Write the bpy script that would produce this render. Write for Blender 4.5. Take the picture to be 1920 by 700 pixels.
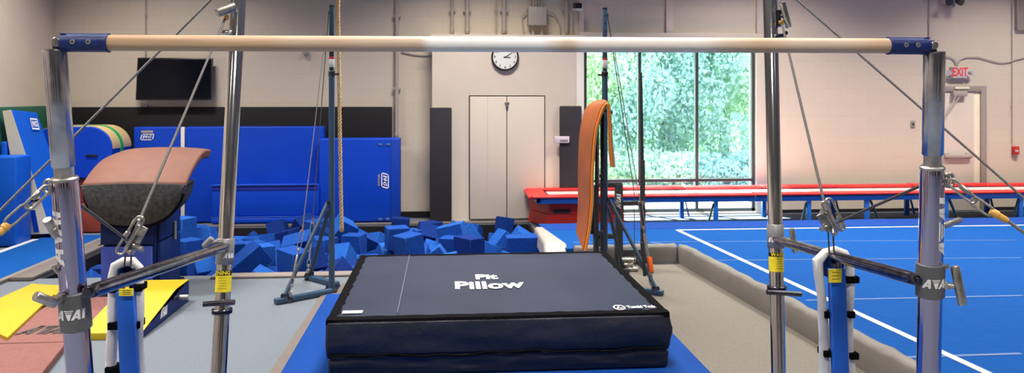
import bpy, bmesh, math, random
from mathutils import Vector, Matrix, Euler
from math import sin, cos, pi, atan, radians
random.seed(7)
sc = bpy.context.scene
for o in list(bpy.data.objects): bpy.data.objects.remove(o)
COL = sc.collection

# ------------------------------------------------------------ camera
FPX = 1500.0; YAW = atan(129/1500); CAMH = 1.7
cd = bpy.data.cameras.new('camera'); cam = bpy.data.objects.new('camera', cd); COL.objects.link(cam)
cam.location = (0, 0, CAMH); cam.rotation_euler = (pi/2, 0, -YAW)
cd.sensor_width = 36; cd.lens = FPX/1920*36; cd.shift_y = -170/1920; cd.clip_end = 300
cd.dof.use_dof = True; cd.dof.focus_distance = 2.8; cd.dof.aperture_fstop = 9
sc.camera = cam
sc.view_settings.view_transform = 'Standard'; sc.view_settings.look = 'None'
sc.view_settings.gamma = 1; sc.view_settings.exposure = -0.10; sc.view_settings.use_curve_mapping = False

# ------------------------------------------------------------ world, sun, lamps
w = bpy.data.worlds.new('world'); sc.world = w; w.use_nodes = True
nt = w.node_tree; bg = nt.nodes['Background']
sky = nt.nodes.new('ShaderNodeTexSky'); sky.sky_type = 'NISHITA'; sky.sun_disc = False
sky.sun_elevation = radians(55); sky.sun_rotation = radians(120)
nt.links.new(sky.outputs[0], bg.inputs[0]); bg.inputs[1].default_value = 1.5
sd = bpy.data.lights.new('sun', 'SUN'); sd.energy = 58; sd.angle = radians(1); sd.color = (1, .96, .88)
sun = bpy.data.objects.new('sun', sd); COL.objects.link(sun)
sun.rotation_euler = Vector((.34, -.50, -.88)).to_track_quat('-Z', 'Y').to_euler()

def lamp(x, y, z, e, sx=1.2, sy=.5, col=(1, .93, .83), aim=(0, 0, -1), spread=180):
    l = bpy.data.lights.new('bay_light', 'AREA'); l.shape = 'RECTANGLE'; l.size = sx; l.size_y = sy
    l.energy = e; l.color = col; l.spread = radians(spread)
    o = bpy.data.objects.new('bay_light', l); COL.objects.link(o); o.location = (x, y, z)
    o.rotation_euler = Vector(aim).to_track_quat('-Z', 'Y').to_euler()
LE = 145
LF = {(-3.6, False): 1.0, (-3.6, True): .85, (.4, False): .75, (.4, True): 1.1, (4.4, False): .55, (4.4, True): 1.25, (8.2, False): .7, (8.2, True): 1.1}
for lx in (-3.6, .4, 4.4, 8.2):
    for ly in (-3.2, .2, 3.4, 6.4, 9.0):
        lamp(lx, ly, 4.7, LE * LF[lx, ly > 8], 1.2, .35, spread=112)

# ------------------------------------------------------------ materials
MATS = {}
def mat(name, col, rough=.5, metal=0, ns=0, var=0, bump=0, spec=.5, coat=0, stretch=(1, 1, 1), dist=.02):
    if name in MATS: return MATS[name]
    m = bpy.data.materials.new(name); m.use_nodes = True; n = m.node_tree; b = n.nodes['Principled BSDF']
    c = (*col, 1); b.inputs['Base Color'].default_value = c; b.inputs['Roughness'].default_value = rough
    b.inputs['Metallic'].default_value = metal; b.inputs['Specular IOR Level'].default_value = spec
    b.inputs['Coat Weight'].default_value = coat
    if ns:
        tc = n.nodes.new('ShaderNodeTexCoord'); mp = n.nodes.new('ShaderNodeMapping'); mp.inputs['Scale'].default_value = stretch
        no = n.nodes.new('ShaderNodeTexNoise'); no.inputs['Scale'].default_value = ns; no.inputs['Detail'].default_value = 6
        n.links.new(tc.outputs['Object'], mp.inputs[0]); n.links.new(mp.outputs[0], no.inputs[0])
        if var:
            mx = n.nodes.new('ShaderNodeValToRGB'); e = mx.color_ramp.elements
            e[0].position = .3; e[1].position = .7
            e[0].color = tuple(max(0, v*(1-var)) for v in col)+(1,); e[1].color = tuple(min(1, v*(1+var)) for v in col)+(1,)
            n.links.new(no.outputs[0], mx.inputs[0]); n.links.new(mx.outputs[0], b.inputs['Base Color'])
        if bump:
            bp = n.nodes.new('ShaderNodeBump'); bp.inputs['Strength'].default_value = bump; bp.inputs['Distance'].default_value = dist
            n.links.new(no.outputs[0], bp.inputs['Height']); n.links.new(bp.outputs[0], b.inputs['Normal'])
    MATS[name] = m; return m

def block_wall(name, c1, c2, mortar):
    m = bpy.data.materials.new(name); m.use_nodes = True; n = m.node_tree; b = n.nodes['Principled BSDF']
    tc = n.nodes.new('ShaderNodeTexCoord'); sp = n.nodes.new('ShaderNodeSeparateXYZ'); ad = n.nodes.new('ShaderNodeMath'); cb = n.nodes.new('ShaderNodeCombineXYZ')
    n.links.new(tc.outputs['Object'], sp.inputs[0]); n.links.new(sp.outputs[0], ad.inputs[0]); n.links.new(sp.outputs[1], ad.inputs[1])
    n.links.new(ad.outputs[0], cb.inputs[0]); n.links.new(sp.outputs[2], cb.inputs[1])
    br = n.nodes.new('ShaderNodeTexBrick'); br.inputs['Scale'].default_value = 1; br.inputs['Brick Width'].default_value = .4; br.inputs['Row Height'].default_value = .2
    br.inputs['Mortar Size'].default_value = .005; br.inputs['Mortar Smooth'].default_value = .6
    br.inputs['Color1'].default_value = (*c1, 1); br.inputs['Color2'].default_value = (*c2, 1); br.inputs['Mortar'].default_value = (*mortar, 1)
    n.links.new(cb.outputs[0], br.inputs['Vector']); n.links.new(br.outputs['Color'], b.inputs['Base Color'])
    bp = n.nodes.new('ShaderNodeBump'); bp.invert = True; bp.inputs['Strength'].default_value = .22; bp.inputs['Distance'].default_value = .006
    n.links.new(br.outputs['Fac'], bp.inputs['Height']); n.links.new(bp.outputs[0], b.inputs['Normal'])
    b.inputs['Roughness'].default_value = .55
    return m

M_WALL = block_wall('painted_block', (.60, .525, .435), (.588, .514, .427), (.555, .485, .40))
M_PLAIN = mat('painted_plaster', (.62, .54, .465), .6, ns=3, var=.03)
M_TRIM = mat('trim_paint', (.56, .49, .43), .45)
M_CEIL = mat('ceiling_paint', (.35, .33, .31), .9)
M_FRONT = mat('far_side_paint', (.62, .56, .50), .8)
M_CARPET = mat('grey_carpet', (.128, .150, .182), .95, ns=55, var=.07, bump=.15, spec=.05)
M_TAPE = mat('brown_grey_vinyl', (.12, .10, .095), .6, ns=6, var=.08)
M_BEIGE = mat('beige_edge_vinyl', (.20, .17, .155), .6, ns=5, var=.08)
M_BLUEC = mat('blue_spring_carpet', (.005, .062, .26), .85, ns=14, var=.08, bump=.1, spec=.06)
M_BLUEC2 = mat('dark_blue_carpet', (.012, .05, .25), .85, ns=14, var=.08, spec=.06)
M_WHITE = mat('white_tape', (.45, .46, .50), .7)
M_SEAM = mat('pale_blue_seam', (.08, .15, .34), .8)
M_CURB = mat('taupe_vinyl', (.165, .15, .14), .6, ns=3, var=.10, bump=.5, dist=.03)
M_BLACKV = mat('black_vinyl', (.014, .013, .015), .55, ns=4, bump=.2, spec=.2)
M_DARKPAD = mat('charcoal_pad', (.028, .027, .034), .6, ns=3, var=.1, bump=.2, spec=.25)
M_GREEN = mat('green_pad', (.012, .11, .07), .6)
M_BLUEV = mat('royal_blue_vinyl', (.002, .05, .50), .5, ns=2.2, var=.06, bump=.35, dist=.03, spec=.22)
M_BLUEV2 = mat('bright_blue_vinyl', (.004, .09, .55), .5, ns=3, var=.06, bump=.3, dist=.03, spec=.25)
M_NAVYV = mat('navy_vinyl', (.004, .016, .10), .5, ns=3, bump=.3, spec=.15)
M_NAVYL = mat('lit_navy_vinyl', (.045, .08, .42), .55, ns=3, bump=.2, spec=.2)  # navy with the light on the vault's lower pad painted in
M_MAT = mat('landing_mat_blue', (.004, .045, .24), .6, ns=5, var=.12, bump=.35, spec=.08, stretch=(1, .4, 1))
M_FOAM = mat('blue_foam', (.006, .05, .27), .95, ns=30, var=.12, bump=.2, spec=.15)
M_FOAM2 = mat('light_blue_foam', (.012, .085, .38), .95, ns=30, var=.12, bump=.2, spec=.15)
M_FOAM3 = mat('deep_blue_foam', (.003, .022, .15), .95, ns=30, var=.12, bump=.2, spec=.15)
M_PILT = mat('slate_vinyl_top', (.020, .026, .054), .6, ns=2.2, var=.16, bump=.2, spec=.18)
M_PILS = mat('navy_black_vinyl', (.008, .010, .022), .5, ns=2.5, var=.35, bump=.8, dist=.05)
M_VELC = mat('black_webbing', (.004, .004, .005), .9, ns=60, bump=.5, spec=.05)
M_CHROME = mat('chrome', (.62, .61, .60), .13, 1, ns=9, bump=.04, dist=.004)
M_PURPLE = mat('purple_chrome', (.46, .41, .56), .09, 1, ns=8, bump=.02, dist=.004)
M_WORN = mat('worn_steel', (.50, .49, .55), .2, 1, ns=14, var=.35, bump=.06, dist=.004)
M_STEEL = mat('dull_steel', (.50, .47, .44), .36, 1, ns=40, var=.3, bump=.15, dist=.003)
M_DSTEEL = mat('dark_steel', (.10, .10, .13), .22, 1, ns=20, var=.4)
M_COLLAR = mat('grey_plastic', (.115, .115, .125), .42)
M_FGREY = mat('light_grey_collar', (.26, .26, .27), .4, .3)
M_CABLE = mat('wire_rope', (.22, .21, .21), .6, .1, ns=200, var=.5)
M_CABLED = mat('dark_wire_rope', (.085, .08, .08), .6, .1, ns=200, var=.4)
M_BEAD = mat('amber_sleeve', (.75, .42, .10), .4)
M_FITB = mat('navy_cast_metal', (.006, .022, .14), .4, 0, ns=70, var=.3, bump=.35, spec=.4, dist=.004)
M_BLACK = mat('black', (.008, .008, .009), .35)
M_MARK = mat('white_print', (.85, .85, .87), .6)
M_GREYPR = mat('grey_print', (.045, .035, .036), .8)
M_YEL = mat('yellow_label', (.85, .68, .02), .5, ns=30, var=.1)
M_WHITEP = mat('white_pad_vinyl', (.66, .66, .68), .5, ns=9, var=.07, bump=.6, dist=.02)
M_BLUEP = mat('blue_powder_coat', (.008, .10, .55), .33)
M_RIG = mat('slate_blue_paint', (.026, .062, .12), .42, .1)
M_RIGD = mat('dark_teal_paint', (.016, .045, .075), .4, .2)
M_FRAME = mat('black_frame_paint', (.035, .035, .038), .45, .2)
M_RED = mat('red_vinyl', (.56, .012, .012), .4, ns=3, bump=.3)
M_REDD = mat('red_box_vinyl', (.48, .018, .015), .4, ns=3, bump=.3)
M_TRED = mat('glare_paled_bed', (.80, .60, .58), .3)  # red bed paled, the window glare is put into its colour
M_TBLUE = mat('trampoline_blue', (.01, .12, .55), .35)
M_ORANGE = mat('orange_vinyl', (.62, .17, .025), .45, ns=4, var=.12, bump=.3)
M_RUST = mat('rust_vinyl', (.33, .080, .010), .6, ns=5, var=.12, bump=.2)
M_TAN = mat('tan_felt', (.72, .50, .30), .8)
M_YELV = mat('yellow_vinyl', (.42, .295, .003), .5, ns=3, bump=.2)
M_ROSE = mat('rose_carpet', (.17, .068, .062), .9, ns=30, var=.10, bump=.1)
M_BRICKR = mat('brick_red_vinyl', (.27, .045, .025), .5, ns=3, var=.1)
M_VTOP = mat('vault_suede', (.135, .055, .040), .65, ns=8, var=.08, bump=.1, spec=.3)
M_VBLK = mat('vault_black_suede', (.030, .032, .038), .6, ns=30, var=.5, bump=.2, spec=.25)
M_CREAM = mat('cream_vinyl', (.80, .72, .56), .5, ns=5, var=.06)
M_TANV = mat('tan_vinyl', (.60, .44, .22), .5)
M_GREENS = mat('green_strap', (.01, .33, .10), .5)
M_ROPE = mat('manila_rope', (.42, .29, .155), .85, ns=60, var=.25, bump=.3)
M_SCREEN = mat('black_screen', (.003, .004, .008), .12, spec=.12)
M_WFRAME = mat('window_aluminium', (.07, .085, .09), .4, .5)
M_DOOR = mat('door_paint', (.62, .55, .48), .45)
M_DFRAME = mat('door_frame_paint', (.30, .26, .235), .5)
M_PIPE = mat('painted_pipe', (.40, .35, .32), .5)
M_BOXP = mat('painted_steel_box', (.36, .32, .29), .45)
M_ASPH = mat('concrete_outside', (.62, .60, .57), .9, ns=4, var=.1)
M_GRASS = mat('grass', (.16, .30, .08), .9, ns=20, var=.4)
M_BARK = mat('bark', (.20, .18, .15), .9, ns=12, var=.3)
def leaf(name, c):
    m = mat(name, c, .6, ns=.7, var=.15); n = m.node_tree; b = n.nodes['Principled BSDF']; t = n.nodes.new('ShaderNodeBsdfTranslucent'); mx = n.nodes.new('ShaderNodeMixShader')
    n.links.new(b.inputs['Base Color'].links[0].from_socket, t.inputs[0]); mx.inputs[0].default_value = .6
    n.links.new(b.outputs[0], mx.inputs[1]); n.links.new(t.outputs[0], mx.inputs[2]); n.links.new(mx.outputs[0], n.nodes['Material Output'].inputs[0]); return m
M_LEAF = [leaf('leaf_%s' % n, c) for n, c in (('light', (.66, .80, .60)), ('mid', (.58, .74, .62)), ('cool', (.44, .62, .62)))]  # leaf colours paled to paint in window glare and haze
M_PITBASE = mat('dark_underside', (.03, .03, .035), .9)
M_WCLOCK = mat('clock_face', (.72, .72, .72), .5)
M_EXITR = mat('exit_red', (.8, .03, .02), .4)

def wood_rail():
    m = bpy.data.materials.new('chalked_wood'); m.use_nodes = True; n = m.node_tree; b = n.nodes['Principled BSDF']
    tc = n.nodes.new('ShaderNodeTexCoord'); sp = n.nodes.new('ShaderNodeSeparateXYZ'); n.links.new(tc.outputs['Object'], sp.inputs[0])
    no = n.nodes.new('ShaderNodeTexNoise'); no.inputs['Scale'].default_value = 5; no.inputs['Detail'].default_value = 8
    n.links.new(tc.outputs['Object'], no.inputs[0])
    # chalk is rubbed on in grip zones along the rail: a band of x positions with ragged edges
    mp = n.nodes.new('ShaderNodeMapRange'); mp.inputs[1].default_value = -1.1; mp.inputs[2].default_value = 1.5
    ad = n.nodes.new('ShaderNodeMath'); ad.operation = 'MULTIPLY_ADD'; ad.inputs[1].default_value = .09; n.links.new(no.outputs[0], ad.inputs[0]); n.links.new(sp.outputs[0], ad.inputs[2])
    n.links.new(ad.outputs[0], mp.inputs[0])
    cr = n.nodes.new('ShaderNodeValToRGB'); e = cr.color_ramp.elements
    def pos(x): return (x + .045 + 1.1) / 2.6
    pts = [(-.95, 0), (-.46, .03), (-.40, .12), (-.28, .10), (-.20, .2), (-.06, .22), (-.03, .95), (.27, .95), (.33, .25), (.35, .28), (.38, .72), (.70, .72), (.76, .3), (.86, .08), (.95, .25), (1.1, .22), (1.2, .0)]
    e[0].position = pos(pts[0][0]); e[0].color = (0, 0, 0, 1); e[1].position = pos(pts[-1][0]); e[1].color = (.05, .05, .05, 1)
    for x, v in pts[1:-1]:
        q = e.new(pos(x)); q.color = (v, v, v, 1)
    n.links.new(mp.outputs[0], cr.inputs[0])
    g = n.nodes.new('ShaderNodeTexNoise'); g.inputs['Scale'].default_value = 1; g.inputs['Detail'].default_value = 6
    mm = n.nodes.new('ShaderNodeMapping'); mm.inputs['Scale'].default_value = (3, 90, 90); n.links.new(tc.outputs['Object'], mm.inputs[0]); n.links.new(mm.outputs[0], g.inputs[0])
    wr = n.nodes.new('ShaderNodeValToRGB'); q = wr.color_ramp.elements; q[0].color = (.46, .28, .16, 1); q[1].color = (.62, .43, .28, 1); q[0].position = .3; q[1].position = .65
    n.links.new(g.outputs[0], wr.inputs[0])
    mx = n.nodes.new('ShaderNodeMix'); mx.data_type = 'RGBA'; n.links.new(cr.outputs[0], mx.inputs[0]); n.links.new(wr.outputs[0], mx.inputs[6]); mx.inputs[7].default_value = (.86, .85, .88, 1)
    n.links.new(mx.outputs[2], b.inputs['Base Color']); b.inputs['Roughness'].default_value = .6
    return m
M_WOOD = wood_rail()

def glass():
    m = bpy.data.materials.new('window_glass'); m.use_nodes = True; n = m.node_tree
    for x in list(n.nodes): n.nodes.remove(x)
    o = n.nodes.new('ShaderNodeOutputMaterial'); t = n.nodes.new('ShaderNodeBsdfTransparent'); g = n.nodes.new('ShaderNodeBsdfGlossy'); mx = n.nodes.new('ShaderNodeMixShader')
    t.inputs[0].default_value = (.88, .97, .97, 1); g.inputs['Roughness'].default_value = .02; mx.inputs[0].default_value = .06
    n.links.new(t.outputs[0], mx.inputs[1]); n.links.new(g.outputs[0], mx.inputs[2]); n.links.new(mx.outputs[0], o.inputs[0])
    return m
M_GLASS = glass()

# ------------------------------------------------------------ geometry helpers
def at(px, py, Y):
    u = (px-960)/FPX; t = Y/(cos(YAW)-u*sin(YAW))
    return Vector((t*(sin(YAW)+u*cos(YAW)), Y, CAMH+t*(180-py)/FPX))
def gnd(px, py, z=0):
    u = (px-960)/FPX; t = (CAMH-z)*FPX/(py-180)
    return Vector((t*(sin(YAW)+u*cos(YAW)), t*(cos(YAW)-u*sin(YAW)), z))

class B:
    def __init__(s): s.bm = bmesh.new()
    def add(s, vs, fs):
        v = [s.bm.verts.new(p) for p in vs]
        for f in fs:
            try: s.bm.faces.new([v[i] for i in f])
            except ValueError: pass
        return v
    def box(s, a, b, bev=0, rot=None, cen=None, seg=2):
        c = Vector(((a[0]+b[0])/2, (a[1]+b[1])/2, (a[2]+b[2])/2)) if cen is None else Vector(cen)
        d = [abs(b[i]-a[i]) for i in range(3)]
        t = bmesh.new(); bmesh.ops.create_cube(t, size=1); bmesh.ops.scale(t, vec=d, verts=t.verts)
        if bev: bmesh.ops.bevel(t, geom=list(t.edges), offset=min(bev, min(d)*.49), segments=seg, affect='EDGES', profile=.5)
        R = rot if rot is not None else Matrix.Identity(3)
        s.merge(t, lambda p: R @ p + c); return s
    def merge(s, t, fn):
        mp = {v: s.bm.verts.new(fn(v.co)) for v in t.verts}
        for f in t.faces: s.bm.faces.new([mp[v] for v in f.verts])
        t.free()
    def bar(s, p, q, wx, wy, bev=0, up=Vector((0, 0, 1))):
        p = Vector(p); q = Vector(q); d = q-p; z = d.normalized()
        x = z.cross(up)
        if x.length < 1e-3: x = Vector((1, 0, 0))
        x.normalize(); y = z.cross(x)
        R = Matrix((x, y, z)).transposed()
        return s.box((0, 0, 0), (wx, wy, d.length), bev, R, (p+q)/2)
    def cyl(s, p, q, r, r2=None, seg=20, cap=True):
        return s.lathe(p, q, [(0, r), (1, r if r2 is None else r2)], seg, cap)
    def lathe(s, p, q, prof, seg=24, cap=True, absolute=False):
        p = Vector(p); q = Vector(q); d = q-p; z = d.normalized(); L = 1 if absolute else d.length
        x = z.orthogonal().normalized(); y = z.cross(x)
        rings = []
        for h, r in prof:
            rings.append([s.bm.verts.new(p+z*(h*L)+(x*cos(2*pi*k/seg)+y*sin(2*pi*k/seg))*r) for k in range(seg)])
        for a, b in zip(rings, rings[1:]):
            for k in range(seg): s.bm.faces.new([a[k], a[(k+1) % seg], b[(k+1) % seg], b[k]])
        if cap: s.bm.faces.new(list(reversed(rings[0]))); s.bm.faces.new(rings[-1])
        return s
    def tube(s, pts, r, seg=8, closed=False, cap=True):
        pts = [Vector(p) for p in pts]; n = len(pts); rings = []; N = None
        rr = r if isinstance(r, (list, tuple)) else [r]*n
        for i, p in enumerate(pts):
            a = pts[i-1] if (i or closed) else p; b = pts[(i+1) % n] if (i < n-1 or closed) else p
            T = (b-a).normalized()
            if N is None: N = T.orthogonal().normalized()
            else:
                N = N - T*N.dot(T)
                N = N.normalized() if N.length > 1e-5 else T.orthogonal().normalized()
            Bn = T.cross(N)
            rings.append([s.bm.verts.new(p+(N*cos(2*pi*k/seg)+Bn*sin(2*pi*k/seg))*rr[i]) for k in range(seg)])
        prs = list(zip(rings, rings[1:]))
        for a, b in prs:
            for k in range(seg): s.bm.faces.new([a[k], a[(k+1) % seg], b[(k+1) % seg], b[k]])
        if closed:
            a, b = rings[-1], rings[0]
            off = min(range(seg), key=lambda o: sum((a[k].co-b[(k+o) % seg].co).length for k in range(seg)))
            for k in range(seg): s.bm.faces.new([a[k], a[(k+1) % seg], b[(k+1+off) % seg], b[(k+off) % seg]])
        elif cap: s.bm.faces.new(list(reversed(rings[0]))); s.bm.faces.new(rings[-1])
        return s
    def prism(s, poly, d):
        d = Vector(d); n = len(poly); a = [s.bm.verts.new(Vector(p)) for p in poly]; b = [s.bm.verts.new(Vector(p)+d) for p in poly]
        s.bm.faces.new(a); s.bm.faces.new(list(reversed(b)))
        for k in range(n): s.bm.faces.new([a[k], b[k], b[(k+1) % n], a[(k+1) % n]])
        return s
    def hexa(s, bot, top):
        v = [Vector(p) for p in list(bot)+list(top)]
        s.add(v, [(3, 2, 1, 0), (4, 5, 6, 7), (0, 1, 5, 4), (1, 2, 6, 5), (2, 3, 7, 6), (3, 0, 4, 7)]); return s
    def link(s, p, q, width, r, side=Vector((1, 0, 0)), seg=8):
        p = Vector(p); q = Vector(q); z = (q-p).normalized(); x = side - z*side.dot(z); x.normalize(); h = width/2; P = []
        for k in range(7): a = pi*k/6; P.append(q - z*h + x*h*cos(a) + z*h*sin(a))
        for k in range(7): a = pi+pi*k/6; P.append(p + z*h + x*h*cos(a) + z*h*sin(a))
        return s.tube(P, r, seg, closed=True)
    def build(s, name, m, parent=None, smooth=True, bevel=0, label=None, sub=0, ang=40):
        bmesh.ops.recalc_face_normals(s.bm, faces=list(s.bm.faces))
        me = bpy.data.meshes.new(name); s.bm.to_mesh(me); s.bm.free()
        me.materials.append(m)
        o = bpy.data.objects.new(name, me); COL.objects.link(o)
        if smooth:
            for p in me.polygons: p.use_smooth = True
            me.set_sharp_from_angle(angle=radians(ang))
        if bevel:
            b = o.modifiers.new('bevel', 'BEVEL'); b.width = bevel; b.segments = 3; b.limit_method = 'ANGLE'; b.angle_limit = radians(35)
        if sub:
            b = o.modifiers.new('sub', 'SUBSURF'); b.levels = sub; b.render_levels = sub
        if parent is not None:
            o.parent = parent; o.matrix_parent_inverse = Matrix.Translation(-parent.location)
        if label: o['label'] = label
        return o
def tag(o, label, cat, group=None, kind=None):
    if label: o['label'] = label
    if cat: o['category'] = cat
    if group: o['group'] = group
    if kind: o['kind'] = kind
    return o
def empty(name, loc, label, cat, group=None):
    o = bpy.data.objects.new(name, None); COL.objects.link(o); o.location = loc; o.empty_display_size = .1
    return tag(o, label, cat, group)
def struct(name, b, m, **k):
    o = b.build(name, m, **k); o['kind'] = 'structure'; return o
def copy_tree(o, parent=None):
    c = o.copy(); COL.objects.link(c); c.parent = parent
    for ch in o.children: copy_tree(ch, c)
    return c

# printed marks: convex quads or triangles in a 2-D layout, mapped onto a surface by fn(x, y)
def print_quads(quads, fn, name, m, parent, n=4):
    b = B()
    for q in quads:
        if len(q) == 3: q = [q[0], q[1], q[2], q[2]]
        g = [[None]*(n+1) for _ in range(n+1)]
        for i in range(n+1):
            for j in range(n+1):
                u, v = i/n, j/n
                x = (q[0][0]*(1-u)+q[1][0]*u)*(1-v)+(q[3][0]*(1-u)+q[2][0]*u)*v
                y = (q[0][1]*(1-u)+q[1][1]*u)*(1-v)+(q[3][1]*(1-u)+q[2][1]*u)*v
                g[i][j] = b.bm.verts.new(fn(x, y))
        for i in range(n):
            for j in range(n): b.bm.faces.new([g[i][j], g[i+1][j], g[i+1][j+1], g[i][j+1]])
    bmesh.ops.remove_doubles(b.bm, verts=b.bm.verts, dist=1e-6)
    return b.build(name, m, parent, smooth=False)
def text_mesh(txt, fn, size, name, m, parent, bold=0, align='CENTER', spacing=1):
    c = bpy.data.curves.new('t', 'FONT'); c.body = txt; c.size = size; c.align_x = align; c.align_y = 'CENTER'; c.offset = bold; c.space_character = spacing
    c.resolution_u = 3
    t = bpy.data.objects.new('t', c); COL.objects.link(t); bpy.context.view_layer.update()
    me = bpy.data.meshes.new_from_object(t.evaluated_get(bpy.context.evaluated_depsgraph_get()))
    bpy.data.objects.remove(t); bpy.data.curves.remove(c)
    for v in me.vertices: v.co = fn(v.co.x, v.co.y)
    me.materials.clear(); me.materials.append(m); me.name = name
    o = bpy.data.objects.new(name, me); COL.objects.link(o)
    if parent is not None: o.parent = parent; o.matrix_parent_inverse = Matrix.Translation(-parent.location)
    return o
def planar(o, ux, uy): o = Vector(o); ux = Vector(ux); uy = Vector(uy); return lambda x, y: o+ux*x+uy*y
def cyl_map(p, q, r, ang0, swap=False):
    """x runs round the tube, y runs up it; ang0 = which way x = 0 faces (radians from -Y towards +X)"""
    p = Vector(p); q = Vector(q); z = (q-p).normalized(); fr = Vector((sin(ang0), -cos(ang0), 0)); fr = (fr-z*fr.dot(z)).normalized(); sd = z.cross(fr)
    def f(x, y):
        if swap: x, y = -y, x
        a = x/r; return p+z*y+(fr*cos(a)+sd*sin(a))*r
    return f
def ava(w, h):
    Q = [[(0, 0), (.27, 0), (.78, 1), (.56, 1)], [(.56, 1), (.82, 1), (.82, 0), (.60, 0)], [(.25, .18), (.62, .18), (.62, .38), (.36, .38)],
         [(.90, 1), (1.72, 1), (1.68, .9), (.94, .9)], [(.97, .82), (1.64, .82), (1.60, .72), (1.01, .72)], [(1.04, .64), (1.55, .64), (1.36, 0), (1.22, 0)],
         [(1.45, 0), (1.72, 0), (2.18, 1), (1.98, 1)], [(1.98, 1), (2.24, 1), (2.24, 0), (2.02, 0)], [(1.68, .18), (2.04, .18), (2.04, .38), (1.8, .38)],
         [(2.34, 0), (2.58, 0), (2.72, 1), (2.48, 1)]]
    return [[(((x/2.72)-.5)*w, (y-.5)*h) for x, y in q] for q in Q]
def badge(w, h):
    # slanted rounded outline with two block letters inside
    Q = []
    s = .14
    def P(x, y): return ((x-.5+s*(y-.5))*w, (y-.5)*h)
    Q += [[P(0, 0), P(1, 0), P(1, .13), P(0, .13)], [P(0, .87), P(1, .87), P(1, 1), P(0, 1)], [P(0, 0), P(.08, 0), P(.08, 1), P(0, 1)], [P(.92, 0), P(1, 0), P(1, 1), P(.92, 1)]]
    Q += [[P(.18, .25), P(.27, .25), P(.27, .75), P(.18, .75)], [P(.27, .75), P(.40, .25), P(.50, .25), P(.30, .75)], [P(.41, .25), P(.50, .25), P(.50, .75), P(.41, .75)]]
    Q += [[P(.57, .25), P(.66, .25), P(.66, .75), P(.57, .75)], [P(.57, .63), P(.84, .63), P(.84, .75), P(.57, .75)], [P(.57, .25), P(.84, .25), P(.84, .37), P(.57, .37)], [P(.75, .25), P(.84, .25), P(.84, .52), P(.75, .52)]]
    return Q

# ============================================================ STRUCTURE
XL, XR, YB, YF, ZC = -5.19, 10.2, 11.22, -6.0, 5.4
PX0, PX1, PY0, PY1 = -3.75, 1.15, 7.78, 10.62      # foam pit opening
fb = B()
for a, c in (((XL-.2, YF, -.9), (XR+.2, PY0, 0)), ((XL-.2, PY1, -.9), (XR+.2, YB+.25, 0)), ((XL-.2, PY0, -.9), (PX0, PY1, 0)), ((PX1, PY0, -.9), (XR+.2, PY1, 0))): fb.box(a, c)
struct('floor', fb, M_CARPET)
struct('trim_1', B().box((PX0-.05, PY0-.05, -.95), (PX1+.05, PY1+.05, -.62)), M_PITBASE)       # pit bottom, one even dark colour
pl = B()                                                                                  # padded inner faces of the pit
pl.box((PX0, PY1-.03, -.62), (PX1, PY1, -.012)); pl.box((PX0, PY0, -.62), (PX1, PY0+.03, -.012)); pl.box((PX1-.03, PY0+.03, -.62), (PX1, PY1-.03, -.012)); pl.box((PX0, PY0+.03, -.62), (PX0+.03, PY1-.03, -.012))
struct('trim_2', pl, M_BLACKV)
# vinyl edge strips round the pit
struct('trim_3', B().box((-2.15, PY0-.17, 0), (PX1+.1, PY0-.01, .025), .01), M_BEIGE)
struct('trim_4', B().box((PX0, PY1+.01, 0), (PX1, PY1+.12, .02), .008), M_TAPE)
# back wall with window opening
WX0, WX1, WZ0, WZ1 = 1.99, 4.50, 0.03, 2.42
wb = B()
for a, c in (((XL-.3, YB, -.3), (WX0, YB+.25, ZC)), ((WX1, YB, -.3), (XR+.3, YB+.25, ZC)), ((WX0, YB, WZ1), (WX1, YB+.25, ZC)), ((WX0, YB, -.3), (WX1, YB+.25, WZ0))): wb.box(a, c)
struct('wall_back', wb, M_WALL)
struct('wall_left', B().box((XL-.25, YF, -.3), (XL, YB, ZC)), M_PLAIN)
struct('wall_right', B().box((XR, YF, -.3), (XR+.25, YB, ZC)), M_WALL)
struct('wall_front', B().box((XL-.3, YF-.25, -.3), (XR+.3, YF, ZC)), M_FRONT)
pb_ = B()
for x0, x1 in ((-4.9, -3.9), (-2.9, -1.2), (-.2, 1.9), (3.0, 3.7), (4.6, 7.6), (8.4, 9.6)): pb_.box((x0, YF, 0), (x1, YF+.04, 3.6), .01)
for y in (-4.5, -1.5, 1.8, 4.6): pb_.box((XR-.04, y, 0), (XR, y+1.1, 2.6), .01)
for y in (-4.5, -2.2, .2, 2.6, 5.0): pb_.box((XL, y, 0), (XL+.04, y+.9, 2.4), .01)
struct('reflection_panels', pb_, M_DARKPAD)  # unseen dark panels, added to streak the chrome reflections
struct('ceiling', B().box((XL-.3, YF-.3, ZC), (XR+.3, YB+.3, ZC+.2)), M_CEIL)
# closet bump-out
CX0, CX1, CY, CZ = -.15, 1.915, 10.88, 2.50
cb = B(); cb.box((CX0, CY, 0), (CX1, YB, CZ)); cb.box((CX0-.02, CY-.03, CZ), (CX1+.02, YB, CZ+.035))
struct('wall_closet', cb, M_PLAIN)
struct('trim_5', B().box((CX1-.09, CY-.012, 0), (CX1+.012, CY+.02, CZ), .004), mat('white_trim_paint', (.74, .70, .66), .5))
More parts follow.
